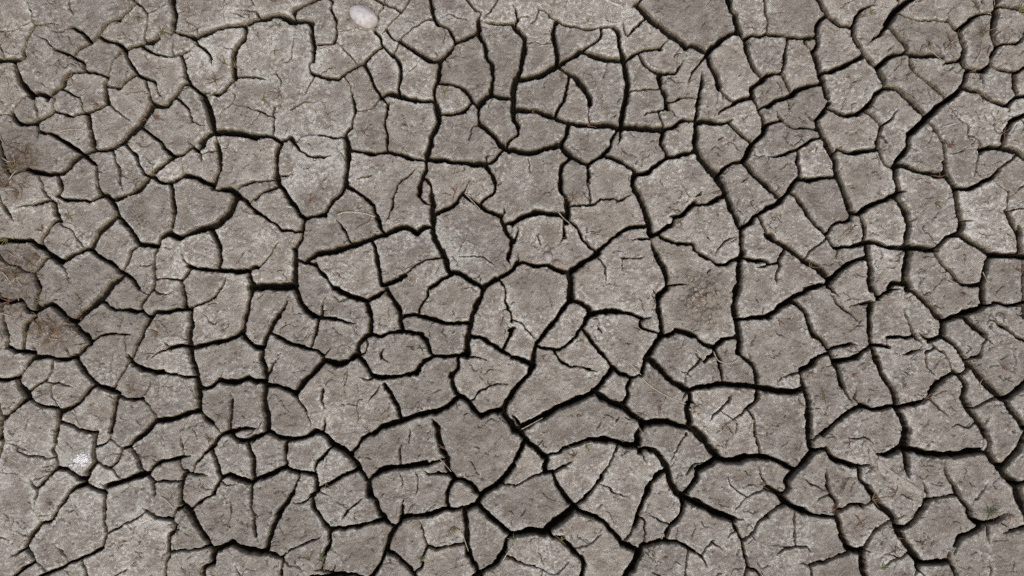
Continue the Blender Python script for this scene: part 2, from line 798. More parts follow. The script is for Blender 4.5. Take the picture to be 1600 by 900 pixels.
40 690,740 740,780 810,830 
12 525,230 570,285
20 800,230 840,265 910,285
12 880,0 900,50
40 975,0 920,50 915,130 930,200 935,290
40 940,295 890,360 850,420
30 850,420 830,480 810,545
30 945,300 990,290 1030,265
40 1030,270 1090,280 1150,300
28 1150,300 1200,350 1260,370
30 1275,370 1320,325 1400,300
44 1410,-20 1395,60 1395,150 1410,230 1425,310 1420,400
28 1420,190 1500,190 1600,185
26 1420,405 1450,440 1500,470
28 1500,470 1525,530 1535,620
14 1480,395 1505,460
10 1150,380 1160,430 1205,460
14 1185,435 1140,490 1090,550
28 1270,390 1300,450 
24 1295,460 1310,540 1325,595
24 1265,420 1230,430
40 865,450 920,500 980,560 1050,610 1110,640
40 1110,640 1180,620 1260,610 1340,605
40 1340,600 1430,610 1530,620 1610,635
14 1090,660 1060,705
24 1115,650 1120,720
40 1100,730 1110,800 1110,870
44 1110,870 1180,900
36 1110,870 1050,865
18 1380,660 1350,710
16 1360,705 1290,770 1240,830
6 1310,770 1400,820
26 1535,630 1530,690 1480,740
18 1480,745 1430,790 1375,830
14 1480,755 1510,810 1520,900
8 1395,820 1410,860 1400,900
42 830,850 900,840 970,835 1050,865
46 810,830 820,900
40 0,790 40,850 70,890
12 670,800 640,850
6 700,805 755,830
T 1200 450
40 0,180 60,130 120,90 170,50
30 170,50 240,20 340,-10
10 230,0 220,30
36 165,90 230,140 250,200 280,280 340,330 380,390
18 400,40 440,95 500,150
12 500,150 570,220
24 400,0 440,50
34 640,0 690,65
30 700,65 760,20 830,0
22 690,85 630,90 580,88
9 580,95 545,105 495,120
38 645,100 640,180 640,270 650,360
40 860,0 930,30 990,90 1040,150 1100,200
36 1115,200 1170,180 1230,160 
44 1230,160 1290,140 1340,115
44 1330,-20 1345,60 1350,110
24 1350,115 1410,105
24 1420,90 1490,105 1560,105 1600,90
44 1105,205 1095,290
32 1090,300 1040,320 1010,330
20 1010,330 970,300 945,275
40 1240,195 1300,245 1350,290
14 1350,290 1410,360
20 1360,320 1340,370 1330,420
22 1330,425 1280,435 1235,450
30 1095,305 1160,350 1210,420 1240,470
12 1370,195 1430,220
22 1430,220 1500,260 1560,310 1610,335
6 1560,340 1535,400 1550,460 1540,530
14 855,125 870,190 900,260
20 900,260 925,300
9 930,315 970,365
22 900,300 850,308 760,308
9 760,310 755,350
30 650,360 710,355 770,370
8 770,370 775,395
8 770,365 800,345
16 1020,330 1050,370 1090,388
18 1050,380 985,405
12 985,410 990,470 1020,520 1050,555
20 970,385 880,410 
10 880,410 820,418
36 645,365 600,395 560,430
40 560,430 490,450 425,450
22 380,385 440,365 520,348 
10 520,348 575,362
36 380,390 400,440 430,480
30 430,480 450,560 470,620 
16 470,620 500,680 535,725
32 370,410 320,430 
40 320,430 270,480 210,515
14 210,520 160,535 105,560
30 210,530 220,600 240,660
38 240,660 255,720 265,790
46 0,635 70,645 150,650 215,640
40 250,790 250,900
14 555,615 540,690
14 540,690 590,725
40 655,380 690,470 730,570 780,640 800,700
44 795,700 810,750 850,820 880,900
34 820,745 880,730 940,720 1000,690
34 1000,690 1030,630 1080,580 1160,540
16 1020,700 1070,755 
9 1070,755 1135,810
14 1090,400 1130,450 1160,510
34 1160,520 1200,540
24 1245,470 1245,515 1200,540
38 1200,540 1235,600 1220,680 
44 1220,680 1260,760 1310,830 1350,895
44 1255,470 1310,530 1370,600 1430,660 1480,700
40 1480,700 1550,650 1610,590
46 1480,700 1530,770 1590,850 1640,900
18 1265,765 1330,735 1420,680
14 1145,870 1190,850 1250,880 1280,855
8 1385,810 1350,860
30 595,735 660,755 730,750 800,740
32 595,740 530,765 460,820 400,860 340,900
7 485,840 500,860
8 0,440 80,410
6 290,750 355,745
T 0 675
26 5,0 20,60 10,100
28 355,-10 345,60 330,110
26 330,110 355,160 355,225
9 60,60 120,90 
14 115,110 170,145 250,160
10 280,170 345,160
24 350,230 300,280 240,350
18 185,285 210,330 235,355
16 235,360 225,420 
8 225,420 212,510
36 355,225 420,235 480,275 530,310
20 500,0 590,10
30 590,0 590,100 590,180
34 590,190 550,250 525,315
14 690,0 685,50 650,75 605,95
12 690,55 730,75 755,100
26 755,105 810,90
32 810,85 850,40 910,0 950,-20
24 820,95 850,150 870,210 885,260
16 755,105 740,170 690,225
26 595,185 640,210 690,225
16 690,230 720,270 745,290
36 900,260 830,280 760,310 660,350
9 610,318 660,340
28 525,320 580,350 665,380
32 520,320 450,365 400,430 
22 400,430 350,500 310,560 255,570
6 255,565 280,530
26 255,570 200,640 160,715
9 85,610 185,665
8 0,650 75,685
26 160,720 200,770 225,810
28 225,810 160,845 90,900
16 225,810 270,850 295,885
24 295,885 360,860 430,825 500,790
26 500,790 570,760 645,720
14 325,700 370,750 410,785
14 410,785 420,820
24 500,790 520,840 540,900
14 140,740 50,785
24 655,375 655,480
22 650,490 650,570 665,635
24 665,640 645,720
12 670,640 750,590
9 750,590 840,545 910,505
10 885,460 910,490
20 905,490 960,525 1030,540 1085,550
18 1150,465 1100,495 1080,540
22 1085,550 1090,600 1060,650
24 1055,660 1055,750
18 1060,750 1150,740 1280,725
8 1060,750 1015,765
20 1055,750 1040,840 1035,900
9 740,890 810,850
10 1100,605 1140,615
8 1065,600 1140,560
30 910,265 950,310
16 945,320 960,390 
8 960,390 962,490
16 960,310 1120,305
26 915,250 980,200 1050,180 1130,160 1190,145
12 1115,0 1130,70 1140,150
9 950,160 980,190
6 985,0 1015,50 1030,140
8 1215,0 1232,60
20 1110,180 1140,235 1190,260 1300,270
30 1430,5 1370,20 1330,80
24 1330,85 1285,120
18 1280,130 1230,190 1195,250
36 1160,255 1130,310 1130,380 1140,440
44 1140,440 1190,510 1240,600 1300,690 1330,740
18 1195,480 1270,430 1330,380
20 1345,380 1370,320 1380,290
28 1325,110 1355,190 1370,270
12 1385,300 1410,335 1480,325
26 1380,280 1440,270
34 1440,275 1510,300 1580,320
34 1435,0 1490,50 1540,60
34 1540,60 1600,30
30 1540,70 1575,150 1580,300
24 1575,320 1565,430 1580,520 1597,640
12 1430,390 1440,500 
7 1440,500 1430,600
44 1330,740 1330,820
34 1330,820 1275,850 1270,900
40 1330,735 1400,715 1450,690 
46 1450,700 1530,730 1620,755
12 1465,830 1500,900
T 400 675
30 -10,45 40,10 70,-20
30 75,-5 130,30 200,45 270,40 350,10 
44 370,0 430,20 480,80 540,110 590,150
24 740,0 660,50 600,130
34 590,140 630,200 680,280 705,320
26 190,50 185,120 185,200
34 -10,305 60,280 130,240 180,220
34 185,225 250,250 330,260 370,270
22 465,105 420,155 375,200 365,260
36 370,270 380,340 385,375
20 385,360 440,340
30 440,335 530,285 620,240
20 265,290 230,380
36 230,370 180,450 140,520
36 130,520 110,590 80,670 60,750
40 -20,745 60,755
30 60,765 120,770 170,780
20 165,790 155,850 150,900
12 175,800 200,845
5 200,835 250,835 300,880
26 385,375 340,410
12 340,410 270,445 215,435
10 390,375 470,410
26 345,410 370,490 420,560 460,610
44 700,320 705,400
28 460,615 560,600 660,585 780,555
28 455,620 455,690 435,760
12 425,770 405,860
16 360,855 430,865 480,885
10 500,815 495,850 475,890
12 415,650 340,680 290,705
14 290,705 220,735 175,770
12 675,405 630,445 570,490
18 570,490 540,540
34 705,400 750,440 775,500 820,560 865,600
22 910,530 900,570 865,600
40 865,600 835,660 810,740
30 810,740 780,810 725,900
34 815,740 870,770 920,810 960,850 990,900
20 905,530 915,460 
10 915,470 930,390
9 895,60 895,0
14 915,70 895,140 905,210
9 900,250 915,360
9 1000,235 1010,330 990,410
10 960,0 950,80
30 720,290 780,235
38 780,240 870,225 970,210 1060,200
22 1060,200 1160,180
46 1120,-10 1150,80 1190,160 1195,240
42 1195,240 1240,300
18 1050,245 1080,265 1130,255
26 1130,255 1180,270
30 1250,300 1310,305 1360,350 1410,390
32 1220,330 1190,390
22 1190,390 1200,490
36 915,535 1000,525 1080,520 1160,495 1230,485
28 1230,485 1320,475
38 1320,465 1380,450 1410,400
42 1610,210 1560,280 1490,340 1420,390
14 1540,330 1610,340
40 1395,460 1450,520 1520,580 1600,650
12 1025,550 1040,620 1070,710
22 1075,715 1130,725 1210,715 1300,705
12 1070,715 1040,790
16 1040,800 1030,850 995,880
34 1305,480 1310,580 1315,700 
32 1315,700 1340,790 1385,890
30 1570,670 1540,760 1480,830 1400,895
20 1560,770 1610,795
10 550,390 570,430
7 1325,165 1360,210 1385,260 1420,265
30 520,898 600,893 640,905
6 0,640 20,690
T 800 675
44 40,-10 100,60 160,120 225,165
34 80,60 40,140 10,210 0,260
30 220,170 205,210 205,255
14 0,330 60,320 130,280 200,265
20 240,140 290,130 320,100
28 320,100 400,75 480,50 
38 480,50 560,45 640,60 700,85 770,80
44 790,-20 790,60
20 790,60 785,100 
10 785,110 830,160 842,205
14 650,105 610,200 560,280
26 560,280 500,360 440,420 390,460
8 540,320 600,345
10 590,345 660,385 740,405
30 205,255 260,250
22 260,250 330,215
14 330,215 380,175
34 255,265 290,340 340,420 390,465
30 390,465 440,505 520,530
34 520,530 580,570 640,640 690,700
44 700,710 760,730 800,750
60 390,470 330,530 260,570 215,610
46 220,620 130,620 60,630 0,640
30 220,630 260,660 310,670
36 310,670 370,730 430,790 455,830
30 455,830 440,900
14 0,785 60,820 140,840 
8 140,840 230,880 290,885 380,790
6 180,870 182,900
8 210,690 228,760
10 465,725 570,635
9 355,722 470,720
14 700,690 740,640 770,590
30 770,590 800,480 830,410
34 830,410 870,330 910,275 960,240
16 815,545 835,590 825,690
32 820,700 890,690 950,680 1020,685
36 820,710 800,760
50 800,750 770,820 720,890
22 1085,15 1080,20
10 1085,15 1040,90 985,185
36 820,105 880,120 930,160 970,220
40 970,220 990,300 1040,390
34 1060,400 1110,350 1150,290 1155,240
40 1060,410 1075,450
30 1075,450 1040,540 980,600 950,670
44 1060,410 1150,440 1240,490 1310,520 1390,545
12 1390,545 1465,547
42 1155,240 1220,205 1290,170
24 1090,270 1130,215 1200,190
54 1150,-20 1210,60 1260,120 1290,150
50 1290,160 1380,180 1460,165
38 1460,160 1540,155 1610,160
18 1520,0 1540,90 1550,150
12 1355,35 1330,110
8 1400,0 1398,40
8 1380,495 1440,440 1500,390
12 1500,390 1580,345
12 1540,200 1560,280 1585,330 1600,400
8 1345,280 1390,350 1460,400
20 1380,550 1400,610 1440,680
22 1440,680 1450,760 1470,830 1460,900
20 1440,680 1500,640 1540,570 1600,530
8 1505,655 1535,685
9 1390,620 1330,670
20 1470,850 1520,860 1550,900
8 1545,860 1600,835
24 1020,685 1080,710 1140,750
16 1140,750 1190,785 1215,840
12 1180,780 1220,720 1270,670
9 1250,700 1320,725
14 1100,760 1085,820 1085,900
14 915,550 985,575
8 830,490 910,540
6 880,380 950,390
8 1025,430 1005,475
8 1280,895 1330,870
14 860,870 905,895
5 870,750 905,800
T 1200 675
46 255,-20 260,60 265,110
16 285,50 370,0
34 270,110 380,105
46 270,130 220,200 160,250 120,295
34 120,300 130,350 85,395
36 0,160 60,180 155,230
40 0,345 40,370 90,410
40 90,410 150,465 230,500
24 230,500 310,525 430,535
22 0,525 50,475 100,455
38 370,110 400,160 470,190 550,210 640,210
44 660,145 740,140 830,100
60 880,-20 860,80
50 860,80 870,200 880,290
44 880,100 960,125 1060,145 1160,145
46 1160,140 1270,120 1370,120
40 1350,-20 1375,60 1370,120
44 1370,120 1410,180 1460,230
56 1460,230 1510,300 1560,320
56 1560,320 1570,400 1610,490
30 1590,320 1560,325
44 1610,20 1560,110 1470,220
12 490,40 560,45 615,30 670,70
34 575,220 580,290 630,350 660,400
44 660,400 700,460 770,510 800,570 820,620
46 820,620 860,700 900,750
18 360,220 370,320 385,390
10 380,390 320,410 290,435
26 385,390 420,430 430,500
36 435,500 450,580 460,640
36 470,650 500,720 540,745
40 540,745 600,745
12 600,745 660,755
22 600,735 640,660 690,600
16 690,600 760,560
24 440,495 500,465 580,450
24 590,465 660,430
14 165,495 165,600 170,715
18 55,775 100,730 160,720 240,715
8 240,660 245,620 
8 240,715 275,760
26 500,760 440,775 370,810 270,830
8 265,830 170,820
16 270,830 275,900
50 590,760 595,830 610,900
14 730,840 790,800 
22 790,800 870,765
9 700,770 760,765 820,780
38 820,605 890,580 950,500 990,425
20 1000,420 1080,410 1170,390
18 990,420 985,350 960,310
24 1100,185 1110,260 1160,340
34 1170,340 1200,410 1250,480 
36 1250,500 1280,550 1340,580
34 1340,580 1420,555 1490,510
20 1380,600 1390,700
8 1450,560 1510,600
36 1335,600 1260,635 1210,660 1190,710
14 1180,710 1165,780
20 1140,740 1130,800
54 900,740 940,800
40 940,820 1040,820 1130,810
28 1130,810 1160,850 1185,900
24 940,820 940,850
16 940,850 920,900
14 950,850 975,900
10 1270,450 1340,370 1380,310
14 1465,640 1520,620
30 1520,620 1610,590
12 1390,790 1400,900
6 1310,840 1390,845
5 1045,40 1035,110
6 1490,0 1560,5
8 220,290 260,325
10 270,330 350,358
5 0,830 40,825
'''

# ------------------------------------------------------------------ materials
def new_mat(name):
    m = bpy.data.materials.new(name)
    m.use_nodes = True
    nt = m.node_tree
    nt.nodes.clear()
    out = nt.nodes.new('ShaderNodeOutputMaterial')
    b = nt.nodes.new('ShaderNodeBsdfPrincipled')
    nt.links.new(b.outputs[0], out.inputs[0])
    b.inputs['Roughness'].default_value = 0.95
    b.inputs['Specular IOR Level'].default_value = 0.15
    return m, nt, b

def node(nt, typ, **kw):
    n = nt.nodes.new(typ)
    for k, v in kw.items():
        if k.startswith('i_'):
            n.inputs[int(k[2:])].default_value = v
        else:
            setattr(n, k, v)
    return n

def noise(nt, vec, scale, detail=4.0, rough=0.6, dist=0.0):
    n = node(nt, 'ShaderNodeTexNoise')
    n.inputs['Scale'].default_value = scale
    n.inputs['Detail'].default_value = detail
    n.inputs['Roughness'].default_value = rough
    n.inputs['Distortion'].default_value = dist
    nt.links.new(vec, n.inputs['Vector'])
    return n.outputs['Fac']

def ramp(nt, fac, a, b, c0=0.0, c1=1.0):
    n = node(nt, 'ShaderNodeMapRange', interpolation_type='SMOOTHSTEP')
    n.inputs['From Min'].default_value = a
    n.inputs['From Max'].default_value = b
    n.inputs['To Min'].default_value = c0
    n.inputs['To Max'].default_value = c1
    nt.links.new(fac, n.inputs['Value'])
    return n.outputs['Result']

def mix(nt, fac, a, b, blend='MIX'):
    n = node(nt, 'ShaderNodeMix', data_type='RGBA', blend_type=blend)
    for sock, v in ((n.inputs['Factor'], fac), (n.inputs[6], a), (n.inputs[7], b)):
        if isinstance(v, bpy.types.NodeSocket):
            nt.links.new(v, sock)
        elif isinstance(v, (tuple, list)):
            sock.default_value = tuple(v) + (1.0,)
        else:
            sock.default_value = v
    return n.outputs[2]

def math_n(nt, op, a, b=0.0):
    n = node(nt, 'ShaderNodeMath', operation=op)
    for sock, v in ((n.inputs[0], a), (n.inputs[1], b)):
        if isinstance(v, bpy.types.NodeSocket):
            nt.links.new(v, sock)
        else:
            sock.default_value = v
    return n.outputs[0]

def mud_material():
    m, nt, b = new_mat('dried_mud')
    geo = node(nt, 'ShaderNodeNewGeometry')
    pos = geo.outputs['Position']
    at_pale = node(nt, 'ShaderNodeAttribute', attribute_name='pale').outputs['Fac']
    at_soil = node(nt, 'ShaderNodeAttribute', attribute_name='soil').outputs['Fac']
    big = noise(nt, pos, 9.0, 4.0, 0.6)
    med = noise(nt, pos, 42.0, 5.0, 0.62, 0.4)
    fine = noise(nt, pos, 170.0, 4.0, 0.7)
    grit = noise(nt, pos, 520.0, 3.0, 0.75)
    # bare mud: grey brown
    c = mix(nt, ramp(nt, med, 0.35, 0.68), (0.222, 0.198, 0.168), (0.338, 0.320, 0.282))
    # pale dried crust in flecks and clouds
    w = math_n(nt, 'ADD', ramp(nt, fine, 0.42, 0.70), ramp(nt, big, 0.40, 0.68, -0.25, 0.30))
    w = math_n(nt, 'ADD', w, at_pale)
    w = ramp(nt, w, 0.25, 1.25)
    c = mix(nt, w, c, (0.520, 0.516, 0.472))
    # rusty soil stains
    c = mix(nt, math_n(nt, 'MULTIPLY', at_soil, ramp(nt, fine, 0.30, 0.62)), c, (0.125, 0.099, 0.078))
    # sand grains, more in some places than in others
    much = ramp(nt, noise(nt, pos, 17.0, 3.0, 0.6), 0.36, 0.64, 0.25, 1.25)
    c = mix(nt, math_n(nt, 'MULTIPLY', much, ramp(nt, grit, 0.57, 0.74, 0.0, 0.46)), c, (0.585, 0.575, 0.53))
    c = mix(nt, math_n(nt, 'MULTIPLY', much, ramp(nt, grit, 0.43, 0.28, 0.0, 0.52)), c, (0.11, 0.092, 0.078))
    # inner mud below the crust is brown
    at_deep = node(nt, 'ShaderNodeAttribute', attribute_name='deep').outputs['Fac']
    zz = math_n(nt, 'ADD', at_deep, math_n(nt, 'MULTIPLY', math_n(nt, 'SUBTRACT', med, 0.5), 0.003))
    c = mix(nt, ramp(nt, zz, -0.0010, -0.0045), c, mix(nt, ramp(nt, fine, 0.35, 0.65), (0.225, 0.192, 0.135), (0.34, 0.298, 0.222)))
    # shade of the cracks painted in: near black further down the walls and floors
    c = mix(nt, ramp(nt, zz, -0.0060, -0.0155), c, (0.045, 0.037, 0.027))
    # each plate a little different
    oi = node(nt, 'ShaderNodeObjectInfo').outputs['Random']
    hv = node(nt, 'ShaderNodeHueSaturation')
    nt.links.new(c, hv.inputs['Color'])
    nt.links.new(ramp(nt, oi, 0.0, 1.0, 0.87, 1.08), hv.inputs['Value'])
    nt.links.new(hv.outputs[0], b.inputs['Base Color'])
    h1 = noise(nt, pos, 120.0, 5.0, 0.7)
    h2 = noise(nt, pos, 420.0, 3.0, 0.7)
    vor = node(nt, 'ShaderNodeTexVoronoi', feature='F1')
    vor.inputs['Scale'].default_value = 170.0
    nt.links.new(pos, vor.inputs['Vector'])
    hh = math_n(nt, 'ADD', math_n(nt, 'MULTIPLY', h1, 2.1), math_n(nt, 'MULTIPLY', h2, 0.8))
    hh = math_n(nt, 'SUBTRACT', hh, math_n(nt, 'MULTIPLY', vor.outputs['Distance'], 0.8))
    bm_ = node(nt, 'ShaderNodeBump')
    bm_.inputs['Strength'].default_value = 0.8
    bm_.inputs['Distance'].default_value = 0.0022
    nt.links.new(hh, bm_.inputs['Height'])
    nt.links.new(bm_.outputs[0], b.inputs['Normal'])
    return m

MUD = mud_material()

# ------------------------------------------------------------------ the traced cracks
# blocks of 400 x 225 photograph pixels, four units to a pixel: crack width, then the points of its middle line
def read_cracks():
    lines = []
    ox = oy = 0.0
    for row in TRACE.strip().splitlines():
        w = row.split()
        if w[0] == 'T':
            ox, oy = float(w[1]), float(w[2])
            continue
        pts = np.array([[float(v) for v in p.split(',')] for p in w[1:]]) / 4.0 + (ox, oy)
        lines.append([float(w[0]) / 4.0, pts])
    return lines

CRACKS = read_cracks()

# snap loose ends onto neighbouring lines, then see which ends are free
def seg_dist(p, a, b):
    d = b - a
    L = (d * d).sum(1)
    t = np.clip(((p - a) * d).sum(1) / np.maximum(L, 1e-9), 0, 1)
    q = a + d * t[:, None]
    return np.hypot(*(p - q).T), q

SA = np.concatenate([c[1][:-1] for c in CRACKS])
SB = np.concatenate([c[1][1:] for c in CRACKS])
SI = np.concatenate([np.full(len(c[1]) - 1, i) for i, c in enumerate(CRACKS)])
FREE = []
for i, (w, pts) in enumerate(CRACKS):
    other = SI != i
    fr = []
    for k in (0, -1):
        d, q = seg_dist(pts[k], SA[other], SB[other])
        j = int(np.argmin(d))
        edge = pts[k][0] < 4 or pts[k][0] > 1596 or pts[k][1] < 4 or pts[k][1] > 896
        v = pts[k] - pts[1 if k == 0 else -2]
        if d[j] < 4.5:
            pts[k] = q[j]
            fr.append(False)
        elif d[j] < 10.0 and w >= 3.5 and ((q[j] - pts[k]) * v).sum() > 0.3 * d[j] * np.hypot(*v):
            pts = np.concatenate([[q[j]], pts]) if k == 0 else np.concatenate([pts, [q[j]]])
            CRACKS[i][1] = pts
            fr.append(False)
        elif edge:
            fr.append(False)
        else:
            fr.append(True)
        if edge:                                   # run on past the frame
            v = pts[k] - pts[1 if k == 0 else -2]
            v = v / max(np.hypot(*v), 1e-6)
            e = pts[k] + v * 45.0
            pts = np.concatenate([[e], pts]) if k == 0 else np.concatenate([pts, [e]])
            CRACKS[i][1] = pts
    FREE.append(fr)

# ------------------------------------------------------------------ relief of the mud on a fine grid
STEP = 1.2
X0, X1, Y0, Y1 = -36.0, 1636.0, -36.0, 936.0
NX, NY = int((X1 - X0) / STEP) + 1, int((Y1 - Y0) / STEP) + 1
gx = X0 + np.arange(NX) * STEP
gy = Y0 + np.arange(NY) * STEP
GX, GY = np.meshgrid(gx, gy)

def vnoise(x, y, scale, seed):
    r = np.random.RandomState(seed)
    u, v = x / scale, y / scale
    iu, iv = np.floor(u).astype(int), np.floor(v).astype(int)
    fu, fv = u - iu, v - iv
    iu -= iu.min(); iv -= iv.min()
    L = r.rand(iv.max() + 2, iu.max() + 2) * 2 - 1
    fu, fv = fu * fu * (3 - 2 * fu), fv * fv * (3 - 2 * fv)
    a = L[iv, iu] * (1 - fu) + L[iv, iu + 1] * fu
    b = L[iv + 1, iu] * (1 - fu) + L[iv + 1, iu + 1] * fu
    return a * (1 - fv) + b * fv

# ragged crack edges: the grid looks up the lines through a wobble
WX = GX + 1.5 * vnoise(GX, GY, 11, 1) + 1.0 * vnoise(GX, GY, 4.6, 2) + 0.45 * vnoise(GX, GY, 2.4, 12)
WY = GY + 1.5 * vnoise(GX, GY, 11, 3) + 1.0 * vnoise(GX, GY, 4.6, 4) + 0.45 * vnoise(GX, GY, 2.4, 13)
WN = 1.0 + 0.20 * vnoise(GX, GY, 17, 5)

Z = np.zeros_like(GX)
E = np.full_like(GX, 15.0)

def spline(pts):
    if len(pts) < 3:
        n = max(2, int(np.hypot(*(pts[1] - pts[0])) / 6) + 1)
        return pts[0] + (pts[-1] - pts[0]) * np.linspace(0, 1, n)[:, None]
    p = np.concatenate([[2 * pts[0] - pts[1]], pts, [2 * pts[-1] - pts[-2]]])
    out = []
    for k in range(1, len(p) - 2):
        t = np.linspace(0, 1, 4)[:-1, None]
        a, b, c, d = p[k - 1], p[k], p[k + 1], p[k + 2]
        out.append(0.5 * (2 * b + (c - a) * t + (2 * a - 5 * b + 4 * c - d) * t ** 2 + (3 * b - a - 3 * c + d) * t ** 3))
    out.append(pts[-1:])
    return np.concatenate(out)

# fine hairlines wander over the plates, most of them on the left and the right
def hairlines(n, seed):
    r = np.random.RandomState(seed)
    out = []
    while len(out) < n:
        x, y = r.uniform(-20, 1620), r.uniform(-20, 920)
        dens = 0.45 + 0.55 * (abs(x - 800) / 800) ** 1.5
        if r.rand() > dens:
            continue
        a = r.uniform(0, 2 * np.pi)
        p = [(x, y)]
        for k in range(r.randint(2, 7)):
            a += r.normal(0, 0.55)
            st = r.uniform(3, 8)
            p.append((p[-1][0] + math.cos(a) * st, p[-1][1] + math.sin(a) * st))
            if r.rand() < 0.12 and k > 0:
                q = a + r.choice([-1, 1]) * r.uniform(0.7, 1.3)
                e1 = (p[-1][0] + math.cos(q) * 5, p[-1][1] + math.sin(q) * 5)
                out.append(np.array([p[-1], e1, (e1[0] + math.cos(q + 0.3) * 5, e1[1] + math.sin(q + 0.3) * 5)]))
        out.append(np.array(p))
    return out
HAIR = hairlines(2500, 17)
GAIN = 1.13
for (w, pts), fr in list(zip(CRACKS, FREE)) + [((0, p), (True, True)) for p in HAIR]:
    s = spline(pts)
    run = np.concatenate([[0], np.cumsum(np.hypot(*np.diff(s, axis=0).T))])
    tot = run[-1]
    h = np.full(len(s), max(0.5 * w * GAIN, 0.75) if w > 0 else 0.75)
    tl = min(0.5 * tot, 6.0 + 2.2 * w)
    if fr[0]:
        h *= 0.22 + 0.78 * np.clip(run / tl, 0, 1)
    if fr[1]:
        h *= 0.22 + 0.78 * np.clip((tot - run) / tl, 0, 1)
    for k in range(len(s) - 1):
        a, b = s[k], s[k + 1]
        R = max(h[k], h[k + 1]) * 1.25 + (15.0 if w > 0 else 3.0)
        i0 = max(int((min(a[0], b[0]) - R - X0) / STEP), 0); i1 = min(int((max(a[0], b[0]) + R - X0) / STEP) + 2, NX)
        j0 = max(int((min(a[1], b[1]) - R - Y0) / STEP), 0); j1 = min(int((max(a[1], b[1]) + R - Y0) / STEP) + 2, NY)
        if i1 <= i0 or j1 <= j0:
            continue
        px, py = WX[j0:j1, i0:i1], WY[j0:j1, i0:i1]
        dx, dy = b[0] - a[0], b[1] - a[1]
        t = np.clip(((px - a[0]) * dx + (py - a[1]) * dy) / max(dx * dx + dy * dy, 1e-9), 0, 1)
        d = np.hypot(px - a[0] - dx * t, py - a[1] - dy * t)
        hw = (h[k] + (h[k + 1] - h[k]) * t) * WN[j0:j1, i0:i1]
        e = d - hw
        D = np.clip(10.0 * hw, 8.0 if w > 0 else 6.0, 46.0)
        wall = np.clip(0.74 * hw, 0.7, 6.0)
        u = np.clip(-e / wall, 0, 1)
        lp = np.minimum(0.12 * hw, 0.6)
        lip = lp * np.clip(1 - e / np.clip(0.9 * hw, 0.8, 3.5), 0, 1) ** 2
        z = np.where(e > 0, -lip, -lp - D * (0.16 * u + 0.84 * u ** 1.8))
        np.minimum(Z[j0:j1, i0:i1], z, out=Z[j0:j1, i0:i1])
        if w > 0:
            np.minimum(E[j0:j1, i0:i1], e, out=E[j0:j1, i0:i1])

# ------------------------------------------------------------------ which plate each grid point belongs to
def components(mask):
    """4-connected components of True cells, by union-find over row runs"""
    parent = []
    def find(a):
        while parent[a] != a:
            parent[a] = parent[parent[a]]
            a = parent[a]
        return a
    runs, prev = [], []
    for j in range(mask.shape[0]):
        row = np.concatenate([[0], mask[j].astype(np.int8), [0]])
        dd = np.diff(row)
        st, en = np.nonzero(dd == 1)[0], np.nonzero(dd == -1)[0]
        cur = []
        k = 0
        for a, b in zip(st.tolist(), en.tolist()):
            idx = len(parent); parent.append(idx)
            cur.append((a, b, idx)); runs.append((j, a, b, idx))
            while k < len(prev) and prev[k][1] <= a:
                k += 1
            q = k
            while q < len(prev) and prev[q][0] < b:
                ra, rb = find(prev[q][2]), find(idx)
                if ra != rb:
                    parent[max(ra, rb)] = min(ra, rb)
                q += 1
        prev = cur
    lab = np.zeros(mask.shape, np.int32)
    ids = {}
    for j, a, b, idx in runs:
        lab[j, a:b] = ids.setdefault(find(idx), len(ids) + 1)
    return lab

LAB = components(E > 0.9)
cnt = np.bincount(LAB.ravel())
small = np.nonzero(cnt < 170)[0]
LAB[np.isin(LAB, small[small > 0])] = 0
for it in range(60):                                 # grow the plates to the middle of the cracks
    if not (LAB == 0).any():
        break
    for dj, di in ((0, 1), (0, -1), (1, 0), (-1, 0)):
        src = np.roll(np.roll(LAB, dj, 0), di, 1)
        fill = (LAB == 0) & (src > 0)
        LAB[fill] = src[fill]
ids, LAB = np.unique(LAB, return_inverse=True)
LAB = LAB.reshape(GX.shape)
NPL = len(ids)

# ------------------------------------------------------------------ surface relief: each plate a little tilted, domed and rough
cx = np.bincount(LAB.ravel(), GX.ravel()) / np.bincount(LAB.ravel())
cy = np.bincount(LAB.ravel(), GY.ravel()) / np.bincount(LAB.ravel())
lift = rng.uniform(-1.9, 1.9, NPL)
tx = rng.uniform(-0.028, 0.028, NPL)
ty = rng.uniform(-0.028, 0.028, NPL)
top = lift[LAB] + np.clip(tx[LAB] * (GX - cx[LAB]) + ty[LAB] * (GY - cy[LAB]), -3, 3)
top += 1.5 * vnoise(GX, GY, 60, 21) + 0.9 * vnoise(GX, GY, 24, 22) + 0.75 * vnoise(GX, GY, 10, 23) + 0.5 * vnoise(GX, GY, 4.5, 24) + 0.25 * vnoise(GX, GY, 2.4, 25)
pits = np.clip(vnoise(GX, GY, 7, 26) - 0.55, 0, 1) * 1.6
top -= pits
